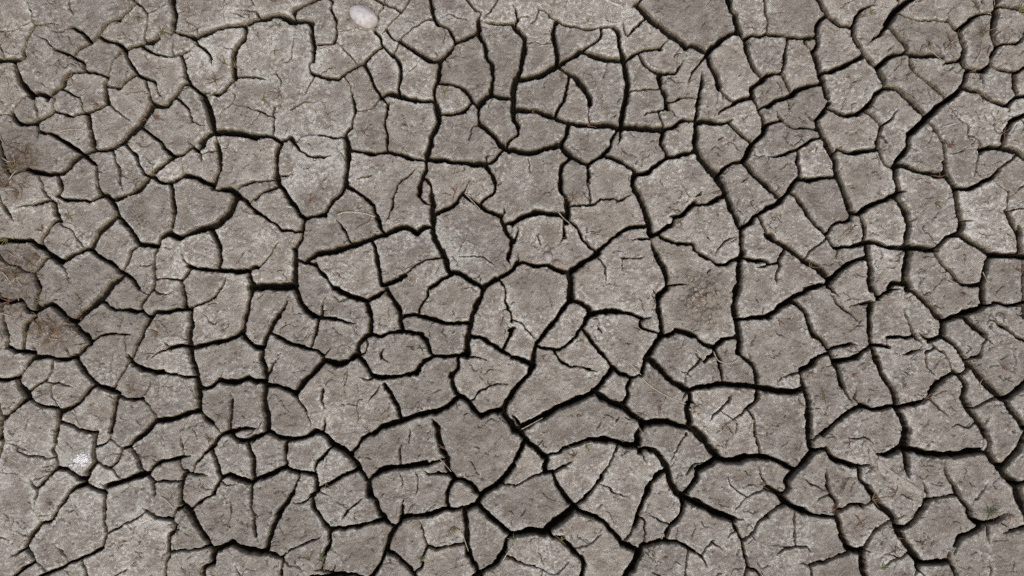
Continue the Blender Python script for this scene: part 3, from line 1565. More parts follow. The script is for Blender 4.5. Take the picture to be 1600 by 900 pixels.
# crust flakes: low ragged scarps where the skin has come off
fl = vnoise(GX, GY, 16, 81) + 0.55 * vnoise(GX, GY, 6.5, 82) + 0.25 * vnoise(GX, GY, 3, 83)
fm = np.clip((vnoise(GX, GY, 55, 84) + 0.25) * 2.0, 0, 1)
flake = np.clip((fl - 0.1) * 6.0, -0.5, 0.5)
top += 1.15 * flake * fm
fl2 = vnoise(GX + 500, GY, 9, 85) + 0.5 * vnoise(GX, GY, 4, 86)
top += 0.7 * np.clip(fl2 * 5.0, -0.5, 0.5) * (1 - fm) * 0.8
dish = rng.uniform(-0.2, 1.3, NPL)
top += dish[LAB] * np.clip(1 - E / 15.0, 0, 1) ** 1.5
pr = np.random.RandomState(77)
for k in range(2600):                                # pinholes and little scabs
    bx, by, br = pr.uniform(X0 + 6, X1 - 6), pr.uniform(Y0 + 6, Y1 - 6), pr.uniform(0.9, 2.1)
    i, j = int((bx - X0) / STEP), int((by - Y0) / STEP)
    sl = (slice(j - 3, j + 4), slice(i - 3, i + 4))
    g = np.exp(-((GX[sl] - bx) ** 2 + (GY[sl] - by) ** 2) / (br * br))
    top[sl] += g * (-3.6 if k % 3 else 1.8)
# crumbled patches stand rough and a little high
def bump_patch(bx, by, rx, ry):
    return np.clip(1.3 - np.hypot((GX - bx) / rx, (GY - by) / ry), 0, 1)
for bx, by, rx, ry, amp in ((1097, 468, 34, 44, 4.6), (70, 512, 45, 26, 2.0), (30, 425, 40, 34, 2.0), (20, 255, 30, 36, 2.0), (1395, 735, 50, 34, 0.9)):
    top += bump_patch(bx, by, rx, ry) * amp * (0.5 + 0.9 * vnoise(GX, GY, 9, 61) + 0.6 * vnoise(GX, GY, 4, 62))
ca, sa = math.cos(math.radians(30)), math.sin(math.radians(30))
ux, uy = (GX - 568) * ca + (GY - 26) * sa, -(GX - 568) * sa + (GY - 26) * ca
sd = (np.hypot(ux / 24.0, uy / 17.2) - 1.0) * 20.0
top -= 2.6 * np.exp(-((sd - 0.8) / 1.7) ** 2) * np.clip(0.75 + 0.8 * vnoise(GX, GY, 8, 91), 0, 1.4)
top += 1.2 * np.exp(-((sd - 5.0) / 2.5) ** 2) * np.clip(0.4 + vnoise(GX, GY, 7, 92), 0, 1)
fade = np.clip(1 + Z / 5.0, 0, 1)
rough = 1.1 * vnoise(GX, GY, 5, 31) + 0.7 * vnoise(GX, GY, 2.6, 32)
ZF = Z + top * fade + rough * np.clip(-Z / 6.0, 0, 1)
ZF = np.maximum(ZF, -50.0)

# stains and pale crust with a place of their own
def blobs(spec):
    f = np.zeros_like(GX)
    wob = 12 * vnoise(GX, GY, 30, 41) + 6 * vnoise(GX, GY, 11, 42)
    for (bx, by, rx, ry, s) in spec:
        d = np.hypot((GX - bx) / rx, (GY - by) / ry) + wob / max(rx, ry) * 0.9
        f = np.maximum(f, s * np.clip(1.35 - d, 0, 1))
    return f
PALE = blobs(PALE_SPOTS)
SOIL = blobs(SOIL_SPOTS)
# plates dry out pale towards their rims and keep brown mottles inside
rim = np.clip(1 - E / 14.0, 0, 1)
mot = vnoise(GX, GY, 34, 71) + 0.6 * vnoise(GX, GY, 15, 72) + 0.35 * vnoise(GX, GY, 7, 73)
PALE = PALE + 0.48 * rim * np.clip(0.7 + 0.6 * mot, 0, 1)
pk = rng.uniform(-0.25, 0.35, NPL)
SOIL = np.maximum(SOIL, 0.30 * np.clip(-flake * fm * 2, 0, 1) * (1 - rim))
SOIL = np.maximum(SOIL, np.clip(0.46 * (mot + pk[LAB]), 0, 0.52) * (1 - rim))

# ------------------------------------------------------------------ ground and plates
def tagged(o, label, cat, group=None):
    o['label'] = label
    o['category'] = cat
    if group:
        o['group'] = group
    return o

def grid_mesh(name, cells, xs, ys, zs, attrs=(), mat=MUD, origin=(0, 0)):
    """cells: flat ids of quads in an (ny, nx) grid of points"""
    nx = xs.shape[1]
    j, i = np.divmod(cells, nx - 1)
    v = j * nx + i
    quads = np.stack([v, v + nx, v + nx + 1, v + 1], 1)
    used, inv = np.unique(quads, return_inverse=True)
    inv = inv.reshape(-1)
    me = bpy.data.meshes.new(name)
    me.vertices.add(len(used))
    co = np.stack([(xs.ravel()[used] - 800 - origin[0]) * MM, (450 - ys.ravel()[used] - origin[1]) * MM, zs.ravel()[used] * MM], 1)
    me.vertices.foreach_set('co', co.ravel())
    n = len(cells)
    me.loops.add(n * 4)
    me.loops.foreach_set('vertex_index', inv.astype(np.int32))
    me.polygons.add(n)
    me.polygons.foreach_set('loop_start', np.arange(n, dtype=np.int32) * 4)
    me.polygons.foreach_set('use_smooth', np.ones(n, bool))
    me.update(calc_edges=True)
    for nm, arr in attrs:
        a = me.attributes.new(nm, 'FLOAT', 'POINT')
        a.data.foreach_set('value', arr.ravel()[used].astype(np.float32))
    me.materials.append(mat)
    return me

CELL = LAB[:-1, :-1]
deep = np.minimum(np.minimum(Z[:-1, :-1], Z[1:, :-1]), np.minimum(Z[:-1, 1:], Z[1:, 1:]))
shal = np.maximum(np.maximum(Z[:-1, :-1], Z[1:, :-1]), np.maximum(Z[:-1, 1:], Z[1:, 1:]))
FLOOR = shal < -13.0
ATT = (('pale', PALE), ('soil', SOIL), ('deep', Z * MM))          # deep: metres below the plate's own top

# the ground: one wide sheet of mud under and around, with the floors of the open cracks
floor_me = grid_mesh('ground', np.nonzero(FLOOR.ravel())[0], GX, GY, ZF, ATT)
bm = bmesh.new()
bm.from_mesh(floor_me)
def sheet(bm, x0, y0, x1, y1, z):
    vs = [bm.verts.new(P(x, y, z)) for x, y in ((x0, y0), (x0, y1), (x1, y1), (x1, y0))]
    bm.faces.new(vs)
sheet(bm, X0 - 60, Y0 - 60, X1 + 60, Y1 + 60, -56.0)
OX0, OX1, OY0, OY1 = -700.0, 2300.0, -700.0, 1600.0
FAR = 60000.0
for a, b, c, d in ((-FAR, -FAR, FAR, OY0), (-FAR, OY1, FAR, FAR), (-FAR, OY0, OX0, OY1), (OX1, OY0, FAR, OY1)):
    sheet(bm, a, b, c, d, -3.0)
bm.to_mesh(floor_me)
bm.free()
ground = bpy.data.objects.new('ground', floor_me)
col.objects.link(ground)
ground['kind'] = 'structure'

order = np.argsort(np.where(FLOOR, -1, CELL).ravel(), kind='stable')
keys = np.where(FLOOR, -1, CELL).ravel()[order]
bounds = np.searchsorted(keys, np.arange(NPL + 1))
INFRAME = ((GX[:-1, :-1] > 0) & (GX[:-1, :-1] < 1600) & (GY[:-1, :-1] > 0) & (GY[:-1, :-1] < 900)).ravel()
sizes = []
for k in range(NPL):
    cells = order[bounds[k]:bounds[k + 1]]
    sizes.append(int(INFRAME[cells].sum()))
rank = np.argsort(-np.array(sizes))
rest = []
for q, k in enumerate(rank.tolist()):
    cells = order[bounds[k]:bounds[k + 1]]
    if len(cells) == 0:
        continue
    if sizes[k] < 20 or q >= 298:
        rest.append(cells)
        continue
    ox, oy = cx[k] - 800, 450 - cy[k]
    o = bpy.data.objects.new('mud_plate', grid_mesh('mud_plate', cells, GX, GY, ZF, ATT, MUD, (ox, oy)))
    o.location = (ox * MM, oy * MM, 0)
    o.parent = ground
    col.objects.link(o)

# mud just past the frame, cracked the same way, on a coarser grid
S2 = 5.0
hx = np.arange(OX0, OX1 + 0.1, S2)
hy = np.arange(OY0, OY1 + 0.1, S2)
HX, HY = np.meshgrid(hx, hy)
pts = []
r2 = np.random.RandomState(5)
for yy in np.arange(OY0 - 100, OY1 + 100, 92):
    for xx in np.arange(OX0 - 100, OX1 + 100, 92):
        pts.append((xx + r2.uniform(-38, 38), yy + r2.uniform(-38, 38)))
pts = np.array(pts)
qx = HX + 9 * vnoise(HX, HY, 45, 51) + 5 * vnoise(HX, HY, 18, 52)
qy = HY + 9 * vnoise(HX, HY, 45, 53) + 5 * vnoise(HX, HY, 18, 54)
f1 = np.full(HX.shape, 1e9); f2 = np.full(HX.shape, 1e9)
for p in pts:
    i0, i1 = int((p[0] - 200 - OX0) / S2), int((p[0] + 200 - OX0) / S2)
    j0, j1 = int((p[1] - 200 - OY0) / S2), int((p[1] + 200 - OY0) / S2)
    i0, j0 = max(i0, 0), max(j0, 0)
    if i1 <= i0 or j1 <= j0:
        continue
    sl = (slice(j0, j1), slice(i0, i1))
    d = np.hypot(qx[sl] - p[0], qy[sl] - p[1])
    a, b = f1[sl], f2[sl]
    f2[sl] = np.minimum(b, np.maximum(a, d))
    f1[sl] = np.minimum(a, d)
e2 = 0.5 * (f2 - f1) - (2.0 + 2.2 * (vnoise(HX, HY, 120, 55) + 0.6))
HZ = np.where(e2 < 4, -24 * np.clip(1 - e2 / 5.0, 0, 1), 0) + 1.5 * vnoise(HX, HY, 60, 56) + 0.9 * vnoise(HX, HY, 24, 57)
mx, my = HX[:-1, :-1] + S2 / 2, HY[:-1, :-1] + S2 / 2
out_cells = np.nonzero(((mx < X0) | (mx > X1) | (my < Y0) | (my > Y1)).ravel())[0]
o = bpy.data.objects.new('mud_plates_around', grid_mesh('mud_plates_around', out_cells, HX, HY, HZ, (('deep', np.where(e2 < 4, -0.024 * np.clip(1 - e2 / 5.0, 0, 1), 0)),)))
o.parent = ground
o['kind'] = 'stuff'
col.objects.link(o)
if rest:
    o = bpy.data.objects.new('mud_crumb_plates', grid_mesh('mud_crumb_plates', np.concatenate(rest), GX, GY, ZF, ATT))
    o.parent = ground
    o['kind'] = 'stuff'
    col.objects.link(o)
print('plates', NPL, 'rest', len(rest), 'grid', NX, NY, 'floor cells', int(FLOOR.sum()))

def surf(px, py):
    """height of the mud (mm) at a photograph pixel"""
    i = min(max(int(round((px - X0) / STEP)), 0), NX - 1)
    j = min(max(int(round((py - Y0) / STEP)), 0), NY - 1)
    return float(ZF[j, i])

# ------------------------------------------------------------------ small things lying on the mud
def plain_mat(name, c0, c1, scale=300.0, rough=0.9, bump=0.0006, spec=0.2):
    m, nt, b = new_mat(name)
    geo = node(nt, 'ShaderNodeNewGeometry')
    f = noise(nt, geo.outputs['Position'], scale, 4.0, 0.65)
    nt.links.new(mix(nt, ramp(nt, f, 0.35, 0.65), c0, c1), b.inputs['Base Color'])
    b.inputs['Roughness'].default_value = rough
    b.inputs['Specular IOR Level'].default_value = spec
    bp = node(nt, 'ShaderNodeBump')
    bp.inputs['Strength'].default_value = 0.6
    bp.inputs['Distance'].default_value = bump
    nt.links.new(f, bp.inputs['Height'])
    nt.links.new(bp.outputs[0], b.inputs['Normal'])
    return m

BLADE = {
    'reddish': plain_mat('reddish_dry_grass', (0.13, 0.072, 0.045), (0.23, 0.138, 0.09)),
    'brown': plain_mat('brown_dry_grass', (0.12, 0.085, 0.045), (0.24, 0.17, 0.095)),
    'olive': plain_mat('olive_grass', (0.12, 0.115, 0.035), (0.22, 0.19, 0.075)),
    'green': plain_mat('green_grass', (0.075, 0.105, 0.030), (0.15, 0.19, 0.07)),
    'straw': plain_mat('straw', (0.36, 0.31, 0.22), (0.55, 0.50, 0.40)),
}
CLOD = plain_mat('clod_mud', (0.19, 0.155, 0.118), (0.36, 0.315, 0.26), 260.0, 0.95, 0.0012)
PALECLOD = plain_mat('pale_clod', (0.34, 0.31, 0.28), (0.50, 0.48, 0.45), 260.0, 0.9, 0.0008)
WHITE = plain_mat('white_deposit', (0.66, 0.66, 0.66), (0.80, 0.80, 0.80), 500.0, 0.9, 0.0004)
LEAFM = plain_mat('mud_coated_leaf', (0.24, 0.215, 0.185), (0.40, 0.375, 0.335), 420.0, 0.95, 0.0008)

def mesh_obj(name, bm, mat, parent=None, smooth=True):
    me = bpy.data.meshes.new(name)
    bmesh.ops.recalc_face_normals(bm, faces=bm.faces)
    bm.to_mesh(me)
    bm.free()
    for p in me.polygons:
        p.use_smooth = smooth
    me.materials.append(mat)
    o = bpy.data.objects.new(name, me)
    col.objects.link(o)
    if parent:
        o.parent = parent
    return o

def blade(bm, pts, w0, w1, thick=0.35):
    """a tapering three-sided stalk through points (mm)"""
    rings = []
    n = len(pts)
    for k, p in enumerate(pts):
        a, b = pts[max(k - 1, 0)], pts[min(k + 1, n - 1)]
        d = np.array(b) - np.array(a)
        s = np.array([-d[1], d[0], 0.0])
        L = np.hypot(s[0], s[1])
        s = s / L if L > 1e-6 else np.array([1.0, 0, 0])
        w = w0 + (w1 - w0) * k / (n - 1)
        u = np.array([0, 0, 1.0])
        p = np.array(p)
        rings.append([bm.verts.new((p + q) * MM) for q in (s * w * 0.5, u * w * thick * 1.4, -s * w * 0.5, -u * w * thick)])
    for k in range(n - 1):
        for q in range(4):
            bm.faces.new([rings[k][q], rings[k][(q + 1) % 4], rings[k + 1][(q + 1) % 4], rings[k + 1][q]])
    bm.faces.new(rings[0]); bm.faces.new(rings[-1][::-1])

LANDMARKS = [
    ('the white shell', 569, 25), ('the white splash', 127, 718), ('the grey shell fragment', 857, 401),
    ('the mud-coated leaf', 1395, 728), ('the crumbled soil mound', 1098, 470), ('the tan clod heap', 1087, 640), ('the white shell chip', 1537, 694),
    ('the pale clod', 1045, 345), ('the short white stick', 1483, 196), ('the pale flake', 536, 412),
    ('the top left corner', 0, 0), ('the top right corner', 1600, 0), ('the bottom left corner', 0, 900),
    ('the bottom right corner', 1600, 900), ('the left edge midpoint', 0, 450), ('the right edge midpoint', 1600, 450),
    ('the bottom edge midpoint', 800, 900), ('the top edge midpoint', 800, 0), ('the centre of the picture', 800, 450),
]
PENDING = []
def pend(o, head, cat, group, px, py):
    PENDING.append((o, head, cat, group, px, py))

def settle_labels():
    boxes = {}
    for rec in PENDING:
        o, head, cat, group, px, py = rec
        best = min(LANDMARKS, key=lambda l: math.hypot(l[1] - px, l[2] - py))
        dx, dy = px - best[1], py - best[2]
        a = math.degrees(math.atan2(-dy, dx)) % 360
        dirs = ['right of', 'above and right of', 'above', 'above and left of', 'left of', 'below and left of', 'below', 'below and right of']
        boxes.setdefault((head, dirs[int(((a + 22.5) % 360) // 45)], best[0]), []).append((math.hypot(dx, dy), rec))
    nth = ['nearest', 'second nearest', 'third nearest', 'fourth nearest', 'fifth nearest', 'sixth nearest', 'seventh nearest', 'eighth nearest', 'ninth nearest', 'tenth nearest', 'eleventh nearest', 'twelfth nearest', 'thirteenth nearest', 'fourteenth nearest', 'fifteenth nearest']
    for (head, where, land), lst in boxes.items():
        lst.sort(key=lambda t: t[0])
        for k, (d, rec) in enumerate(lst):
            o, head, cat, group, px, py = rec
            if len(lst) == 1:
                lab = '%s %s %s' % (head, where, land)
            else:
                lab = '%s %s %s, %s' % (head, where, land, nth[min(k, 14)])
            tagged(o, lab, cat, group)

# ---- sprigs of grass: x, y, kind, size in mm, number of blades
SPRIGS = '''165 41 brown 9 4;216 26 brown 12 5;252 51 olive 14 8;295 36 reddish 10 4;309 46 brown 11 4;110 121 brown 12 5;9 59 reddish 10 4
351 99 olive 13 4;365 101 brown 13 5;336 126 reddish 13 6;337 145 olive 10 4;152 162 reddish 10 5;226 185 reddish 10 3;244 187 reddish 12 6
436 41 green 13 5;430 79 olive 12 4;411 154 olive 12 5;437 147 brown 12 4;695 143 olive 11 5;832 175 reddish 9 4;920 196 reddish 10 4
1360 20 olive 8 4;1536 53 brown 22 8;1590 20 olive 18 6;1487 66 brown 18 6;1454 72 brown 9 5;1522 186 olive 16 6;1527 109 brown 14 5;1571 206 reddish 16 6
236 273 brown 14 7;107 338 brown 12 6;66 361 brown 13 5;8 372 olive 16 6;485 311 reddish 13 5;711 299 reddish 12 4;697 336 reddish 9 3
895 307 brown 13 6;886 372 brown 11 7;1062 347 olive 11 5;1461 317 green 11 6;1471 275 reddish 12 5;1481 230 reddish 12 5;1327 358 reddish 12 4
1267 418 brown 13 6;1590 422 reddish 12 4;246 519 brown 13 5;206 611 brown 11 6;342 648 brown 10 4;907 573 brown 10 5;1032 636 reddish 9 5
1003 646 brown 12 5;1135 663 brown 10 5;1219 502 reddish 9 4;1506 457 reddish 9 4;1289 616 brown 12 6;1411 603 reddish 9 5;1334 584 reddish 8 5
1267 582 brown 11 5;1450 622 reddish 14 7;1566 576 reddish 11 6;1250 630 reddish 9 4;325 688 brown 14 7;502 874 green 17 6;485 871 olive 12 4
710 823 olive 14 6;661 876 green 12 5;509 755 reddish 9 3;690 700 reddish 9 4;404 807 reddish 8 3;899 713 brown 16 6;922 813 green 10 4;876 846 olive 13 5
804 843 green 12 5;916 697 olive 10 4;1545 799 green 20 8;1577 803 reddish 14 6;1320 762 brown 13 6;1365 781 brown 15 7;1300 797 reddish 11 5;1397 861 reddish 15 6
1440 848 reddish 12 5;1379 889 green 11 4;1327 692 reddish 9 4;1400 768 reddish 12 4;1407 841 reddish 10 4;1346 816 reddish 12 5;1190 756 reddish 11 5;60 508 brown 18 7
88 521 brown 16 7;38 522 olive 15 6;22 262 brown 22 9;8 292 brown 18 7;40 240 brown 16 6;30 300 brown 17 6;55 395 brown 15 7;25 430 brown 18 8;60 470 brown 14 6;12 470 reddish 18 7'''
for rec in SPRIGS.replace('\n', ';').split(';'):
    f = rec.split()
    px, py, kind, size, nb = float(f[0]), float(f[1]), f[2], float(f[3]), int(f[4])
    bm = bmesh.new()
    z0 = max(surf(px, py), -6.0)
    a0 = random.uniform(0, 360)
    spread = random.choice((120, 200, 340))
    for k in range(nb):
        a = math.radians(a0 + spread * (k + random.uniform(-0.3, 0.3)) / max(nb - 1, 1))
        L = size * random.uniform(0.7, 1.4)
        el = math.radians(random.uniform(8, 50))
        bend = random.uniform(-0.5, 0.5)
        pts = []
        for q in range(5):
            t = q / 4
            aa = a + bend * t
            droop = math.sin(el) * L * (t - 0.55 * t * t)
            pts.append((math.cos(aa) * L * t * math.cos(el), math.sin(aa) * L * t * math.cos(el), droop + 0.2))
        blade(bm, pts, random.uniform(1.4, 2.1), 0.5)
    o = mesh_obj('grass_sprig', bm, BLADE[kind])
    o.location = P(px, py, z0)
    word = {'reddish': 'reddish dry grass sprig', 'brown': 'brown dry grass sprig', 'olive': 'olive grass sprig', 'green': 'small green grass sprig'}[kind]
    pend(o, word, 'grass', 'grass sprigs growing from the mud', px, py)

# ---- straws and thin roots lying across plates and cracks: width, kind, points
STRAWS = '''1.3 straw 88,208 100,204 120,202 144,205
1.6 straw 10,122 13,130 11,142
1.1 straw 577,180 574,188 571,200
1.1 straw 755,172 767,181 782,196
1.0 straw 777,21 785,14 788,8
1.2 straw 286,310 285,322 287,333
1.0 straw 205,328 214,338 222,349
2.2 straw 528,336 540,332 560,332 575,335 586,339
1.3 straw 726,302 735,311 750,327
1.6 straw 733,287 727,302
1.3 straw 872,331 882,342 893,352 896,360
1.4 straw 977,562 990,574 1002,586
1.8 straw 1002,590 1015,602 1040,618 1072,631
1.0 straw 1012,613 1024,612
1.4 straw 1082,548 1092,553 1100,560
1.4 straw 1115,549 1122,563 1134,567 1146,566 1153,561
1.5 straw 815,671 830,663 848,653
2.0 straw 252,776 262,783 272,794
1.3 straw 722,832 727,848 732,862
1.5 straw 786,875 793,863 803,850
1.2 straw 680,710 692,722 705,737
1.2 straw 1448,77 1460,85 1475,98
1.3 straw 1476,80 1486,67 1497,62
1.2 straw 1520,100 1530,84 1532,66
1.1 straw 1130,443 1135,452 1140,462
1.1 straw 1112,436 1122,444 1134,450
1.0 brown 1366,781 1380,777 1396,776
1.4 brown 4,262 14,272 24,286
1.4 straw 16,282 22,273 28,266
1.2 brown 30,288 36,297 34,309
1.3 straw 2,246 12,252 24,252
1.3 straw 4,424 14,436 22,448
1.2 straw 14,444 28,434 36,432
1.2 brown 36,402 48,412 62,418
1.3 brown 52,500 60,508 68,522
1.3 straw 0,489 12,492 22,496
1.2 brown 66,500 76,510 82,520
1.3 straw 58,412 64,405 66,398
1.0 straw 80,242 88,232 96,225
1.2 brown 86,516 98,508 104,512
1.1 straw 34,566 38,574 44,580
1.2 straw 1536,425 1540,432 1543,440
1.2 straw 1535,610 1532,600 1537,592'''
rs = random.Random(21)
extra = []
for bx, by, rx, ry, n in ((24, 262, 34, 40, 20), (30, 425, 40, 42, 24), (72, 512, 42, 24, 20), (1105, 462, 34, 40, 9), (1540, 60, 60, 40, 9), (1560, 190, 40, 50, 6)):
    for k in range(n):
        x, y, a = bx + rs.gauss(0, 0.6) * rx, by + rs.gauss(0, 0.6) * ry, rs.uniform(0, 6.28)
        x = max(x, 3)
        L, bnd = rs.uniform(6, 16), rs.uniform(-0.5, 0.5)
        p1 = (x + math.cos(a) * L / 2, y + math.sin(a) * L / 2)
        p2_ = (p1[0] + math.cos(a + bnd) * L / 2, p1[1] + math.sin(a + bnd) * L / 2)
        extra.append('%.1f %s %.1f,%.1f %.1f,%.1f %.1f,%.1f' % (rs.uniform(0.9, 1.4), rs.choice(['brown', 'brown', 'straw', 'reddish']), x, y, *p1, *p2_))
for rec in STRAWS.splitlines() + extra:
    f = rec.split()
    w, kind = float(f[0]) * 1.15, f[1]
    p2 = np.array([[float(v) for v in q.split(',')] for q in f[2:]])
    s = spline(p2) if len(p2) > 2 else np.array([p2[0] + (p2[1] - p2[0]) * t for t in np.linspace(0, 1, 5)])
    mx_, my_ = s.mean(0)
    hs = [max(max(surf(x + dx, y + dy) for dx in (-2, 0, 2) for dy in (-2, 0, 2)), -4.0) for x, y in s]
    hs = np.convolve(np.pad(hs, 2, mode='edge'), np.ones(5) / 5, 'valid')
    hs = np.maximum(hs, [surf(x, y) for x, y in s])
    bm = bmesh.new()
    blade(bm, [(x - mx_, my_ - y, h + w * 0.7) for (x, y), h in zip(s, hs)], w, w * 0.6, 0.45)
    o = mesh_obj('dry_straw', bm, BLADE[kind])
    o.location = P(mx_, my_, 0)
    pend(o, 'thin pale straw' if kind == 'straw' else 'thin %s straw' % kind, 'straw', 'loose straws on the mud', mx_, my_)

# ---- lumps
def lump(bm, c, r, seed, flat=0.6, sub=2, rough=0.28):
    rr = random.Random(seed)
    res = bmesh.ops.create_icosphere(bm, subdivisions=sub, radius=1.0)
    ph = [(rr.uniform(-1, 1), rr.uniform(-1, 1), rr.uniform(-1, 1), rr.uniform(0, 6)) for _ in range(6)]
    for v in res['verts']:
        d = sum(math.sin(3.0 * (a * v.co.x + b * v.co.y + g * v.co.z) + q) for a, b, g, q in ph) / 6
        k = 1 + rough * 1.6 * d + rr.uniform(-rough, rough) * 0.45
        v.co = ((v.co.x * r[0] * k + c[0]) * MM, (v.co.y * r[1] * k + c[1]) * MM, (v.co.z * r[2] * flat * k + c[2]) * MM)

def clod(px, py, rx, ry, mat, head, cat, name, seed, group=None, flat=0.6, label=None, rot=0.0):
    bm = bmesh.new()
    rz = min(rx, ry)
    lump(bm, (0, 0, 0), (rx, ry, rz), seed, flat)
    o = mesh_obj(name, bm, mat)
    o.location = P(px, py, max(surf(px, py), -5.0) + 0.30 * rz * flat)
    o.rotation_euler = (0, 0, rot)
    if label:
        tagged(o, label, cat, group)
    else:
        pend(o, head, cat, group, px, py)
    return o

rr = random.Random(3)
for k in range(44):                                   # the crumbled mound right of the centre
    a, d = rr.uniform(0, 6.28), rr.random() ** 0.6
    px, py = 1098 + math.cos(a) * d * 27, 470 + math.sin(a) * d * 40
    r = rr.uniform(1.3, 4.2) * (1.15 - 0.5 * d)
    o = clod(px, py, r * rr.uniform(0.9, 1.5), r, CLOD, 'tan mud clod', 'clod', 'mud_clod', k, 'clods of the crumbled mound', 0.6, None, rr.uniform(0, 3))
for k, (px, py, r) in enumerate(((1083, 634, 3.4), (1089, 639, 4.4), (1094, 635, 3.0), (1087, 645, 3.2), (1092, 648, 2.6), (1080, 640, 2.2))):
    clod(px, py, r * 1.2, r, CLOD, 'tan mud clod', 'clod', 'mud_clod', 100 + k, 'tan clods at the crack junction')
clod(871, 412, 8.0, 5.5, CLOD, '', 'clod', 'mud_clod', 201, None, 0.6, 'tan mud clod wedged in the crack beside the grey shell fragment', -0.4)
clod(1045, 345, 6.0, 4.6, PALECLOD, '', 'clod', 'pale_clod', 202, None, 0.7, 'pale whitish clod wedged in a crack right of the centre', 0.5)
clod(536, 412.5, 9.0, 2.8, PALECLOD, '', 'flake', 'pale_flake', 203, None, 0.5, 'long pale flake lying on a plate left of the centre', -0.35)
clod(920, 287, 2.6, 2.8, BLADE['reddish'], '', 'bud', 'seed_bud', 204, None, 0.8, 'small reddish seed bud in the short crack above the centre')
clod(1219, 440, 4.5, 3.5, CLOD, '', 'clod', 'mud_clod', 205, None, 0.6, 'small brown clod at the crack junction right of the soil mound')
for k in range(90):                                   # crumbs fallen from the plate edges
    cnd = None
    for t in range(40):
        i, j = rr.randrange(40, NX - 40), rr.randrange(40, NY - 40)
        if 0.2 < E[j, i] < 2.5 and abs(Z[j, i]) < 2:
            cnd = (gx[i], gy[j])
            break
    if cnd is None:
        continue
    r = rr.uniform(0.9, 2.4)
    clod(cnd[0], cnd[1], r * rr.uniform(1, 1.5), r, CLOD, 'tiny mud crumb', 'crumb', 'mud_crumb', 300 + k, 'crumbs along the crack edges', 0.6, None, rr.uniform(0, 3))

# ---- shells
def shell_mat(name, base, tint):
    m, nt, b = new_mat(name)
    tc = node(nt, 'ShaderNodeTexCoord')
    sp = node(nt, 'ShaderNodeSeparateXYZ')
    nt.links.new(tc.outputs['Object'], sp.inputs[0])
    f = noise(nt, tc.outputs['Object'], 70.0, 3.0, 0.6, 0.5)
    g = noise(nt, tc.outputs['Object'], 420.0, 3.0, 0.6)
    c = mix(nt, ramp(nt, f, 0.40, 0.66), base, tint)
    c = mix(nt, ramp(nt, g, 0.55, 0.75, 0.0, 0.35), c, (0.45, 0.42, 0.39))
    c = mix(nt, ramp(nt, math_n(nt, 'ADD', sp.outputs['Z'], math_n(nt, 'MULTIPLY', g, -0.006)), 0.002, -0.003), c, (0.27, 0.235, 0.20))   # mud clings to the foot
    nt.links.new(c, b.inputs['Base Color'])
    b.inputs['Roughness'].default_value = 0.5
    b.inputs['Specular IOR Level'].default_value = 0.4
    wv = node(nt, 'ShaderNodeTexWave', wave_type='RINGS', rings_direction='Z')
    wv.inputs['Scale'].default_value = 110.0
    wv.inputs['Distortion'].default_value = 1.5
    mp = node(nt, 'ShaderNodeMapping')
    mp.inputs['Location'].default_value = (0.018, 0.0, 0.0)
    nt.links.new(tc.outputs['Object'], mp.inputs['Vector'])
    nt.links.new(mp.outputs[0], wv.inputs['Vector'])
    bp = node(nt, 'ShaderNodeBump')
    bp.inputs['Strength'].default_value = 0.18
    bp.inputs['Distance'].default_value = 0.0006
    nt.links.new(wv.outputs['Fac'], bp.inputs['Height'])
    nt.links.new(bp.outputs[0], b.inputs['Normal'])
    return m
SHELL = shell_mat('white_shell', (0.52, 0.515, 0.505), (0.36, 0.325, 0.295))
PINKSHELL = shell_mat('dull_shell', (0.40, 0.37, 0.35), (0.30, 0.26, 0.24))
GREYSHELL = shell_mat('grey_shell', (0.36, 0.36, 0.38), (0.28, 0.28, 0.31))

bm = bmesh.new()                                      # one valve lying dome up, sunk into the mud
rings, seg, prev = 14, 48, None
apex = bm.verts.new((-3.5 * MM, 1.0 * MM, 11.0 * MM))
for k in range(1, rings + 1):
    t = k / rings
    ring = []
    for q in range(seg):
        a = 2 * math.pi * q / seg
        ex = 23.5 * (1 + 0.05 * math.cos(2 * a) + 0.02 * math.sin(3 * a))
        ey = 16.8 * (1 + 0.06 * math.cos(a))
        x = math.cos(a) * ex * math.sin(t * math.pi / 2) - 3.5 * (1 - t)
        y = math.sin(a) * ey * math.sin(t * math.pi / 2) + 1.0 * (1 - t)
        ring.append(bm.verts.new((x * MM, y * MM, (11.0 * math.cos(t * math.pi / 2) + 0.12 * math.sin(9 * t * math.pi) - 1.0 * t) * MM)))
    for q in range(seg):
        n = (q + 1) % seg
        bm.faces.new([apex, ring[q], ring[n]] if prev is None else [prev[q], ring[q], ring[n], prev[n]])
    prev = ring
low = [bm.verts.new((v.co.x * 0.98, v.co.y * 0.98, -5 * MM)) for v in prev]
for q in range(seg):
    n = (q + 1) % seg
    bm.faces.new([prev[q], low[q], low[n], prev[n]])
bm.faces.new(low)
o = mesh_obj('shell', bm, SHELL)
o.location = P(568, 26, 0.2)
o.rotation_euler = (0, math.radians(3), math.radians(-30))
tagged(o, 'smooth white rounded shell half sunk in the mud near the top edge', 'shell')

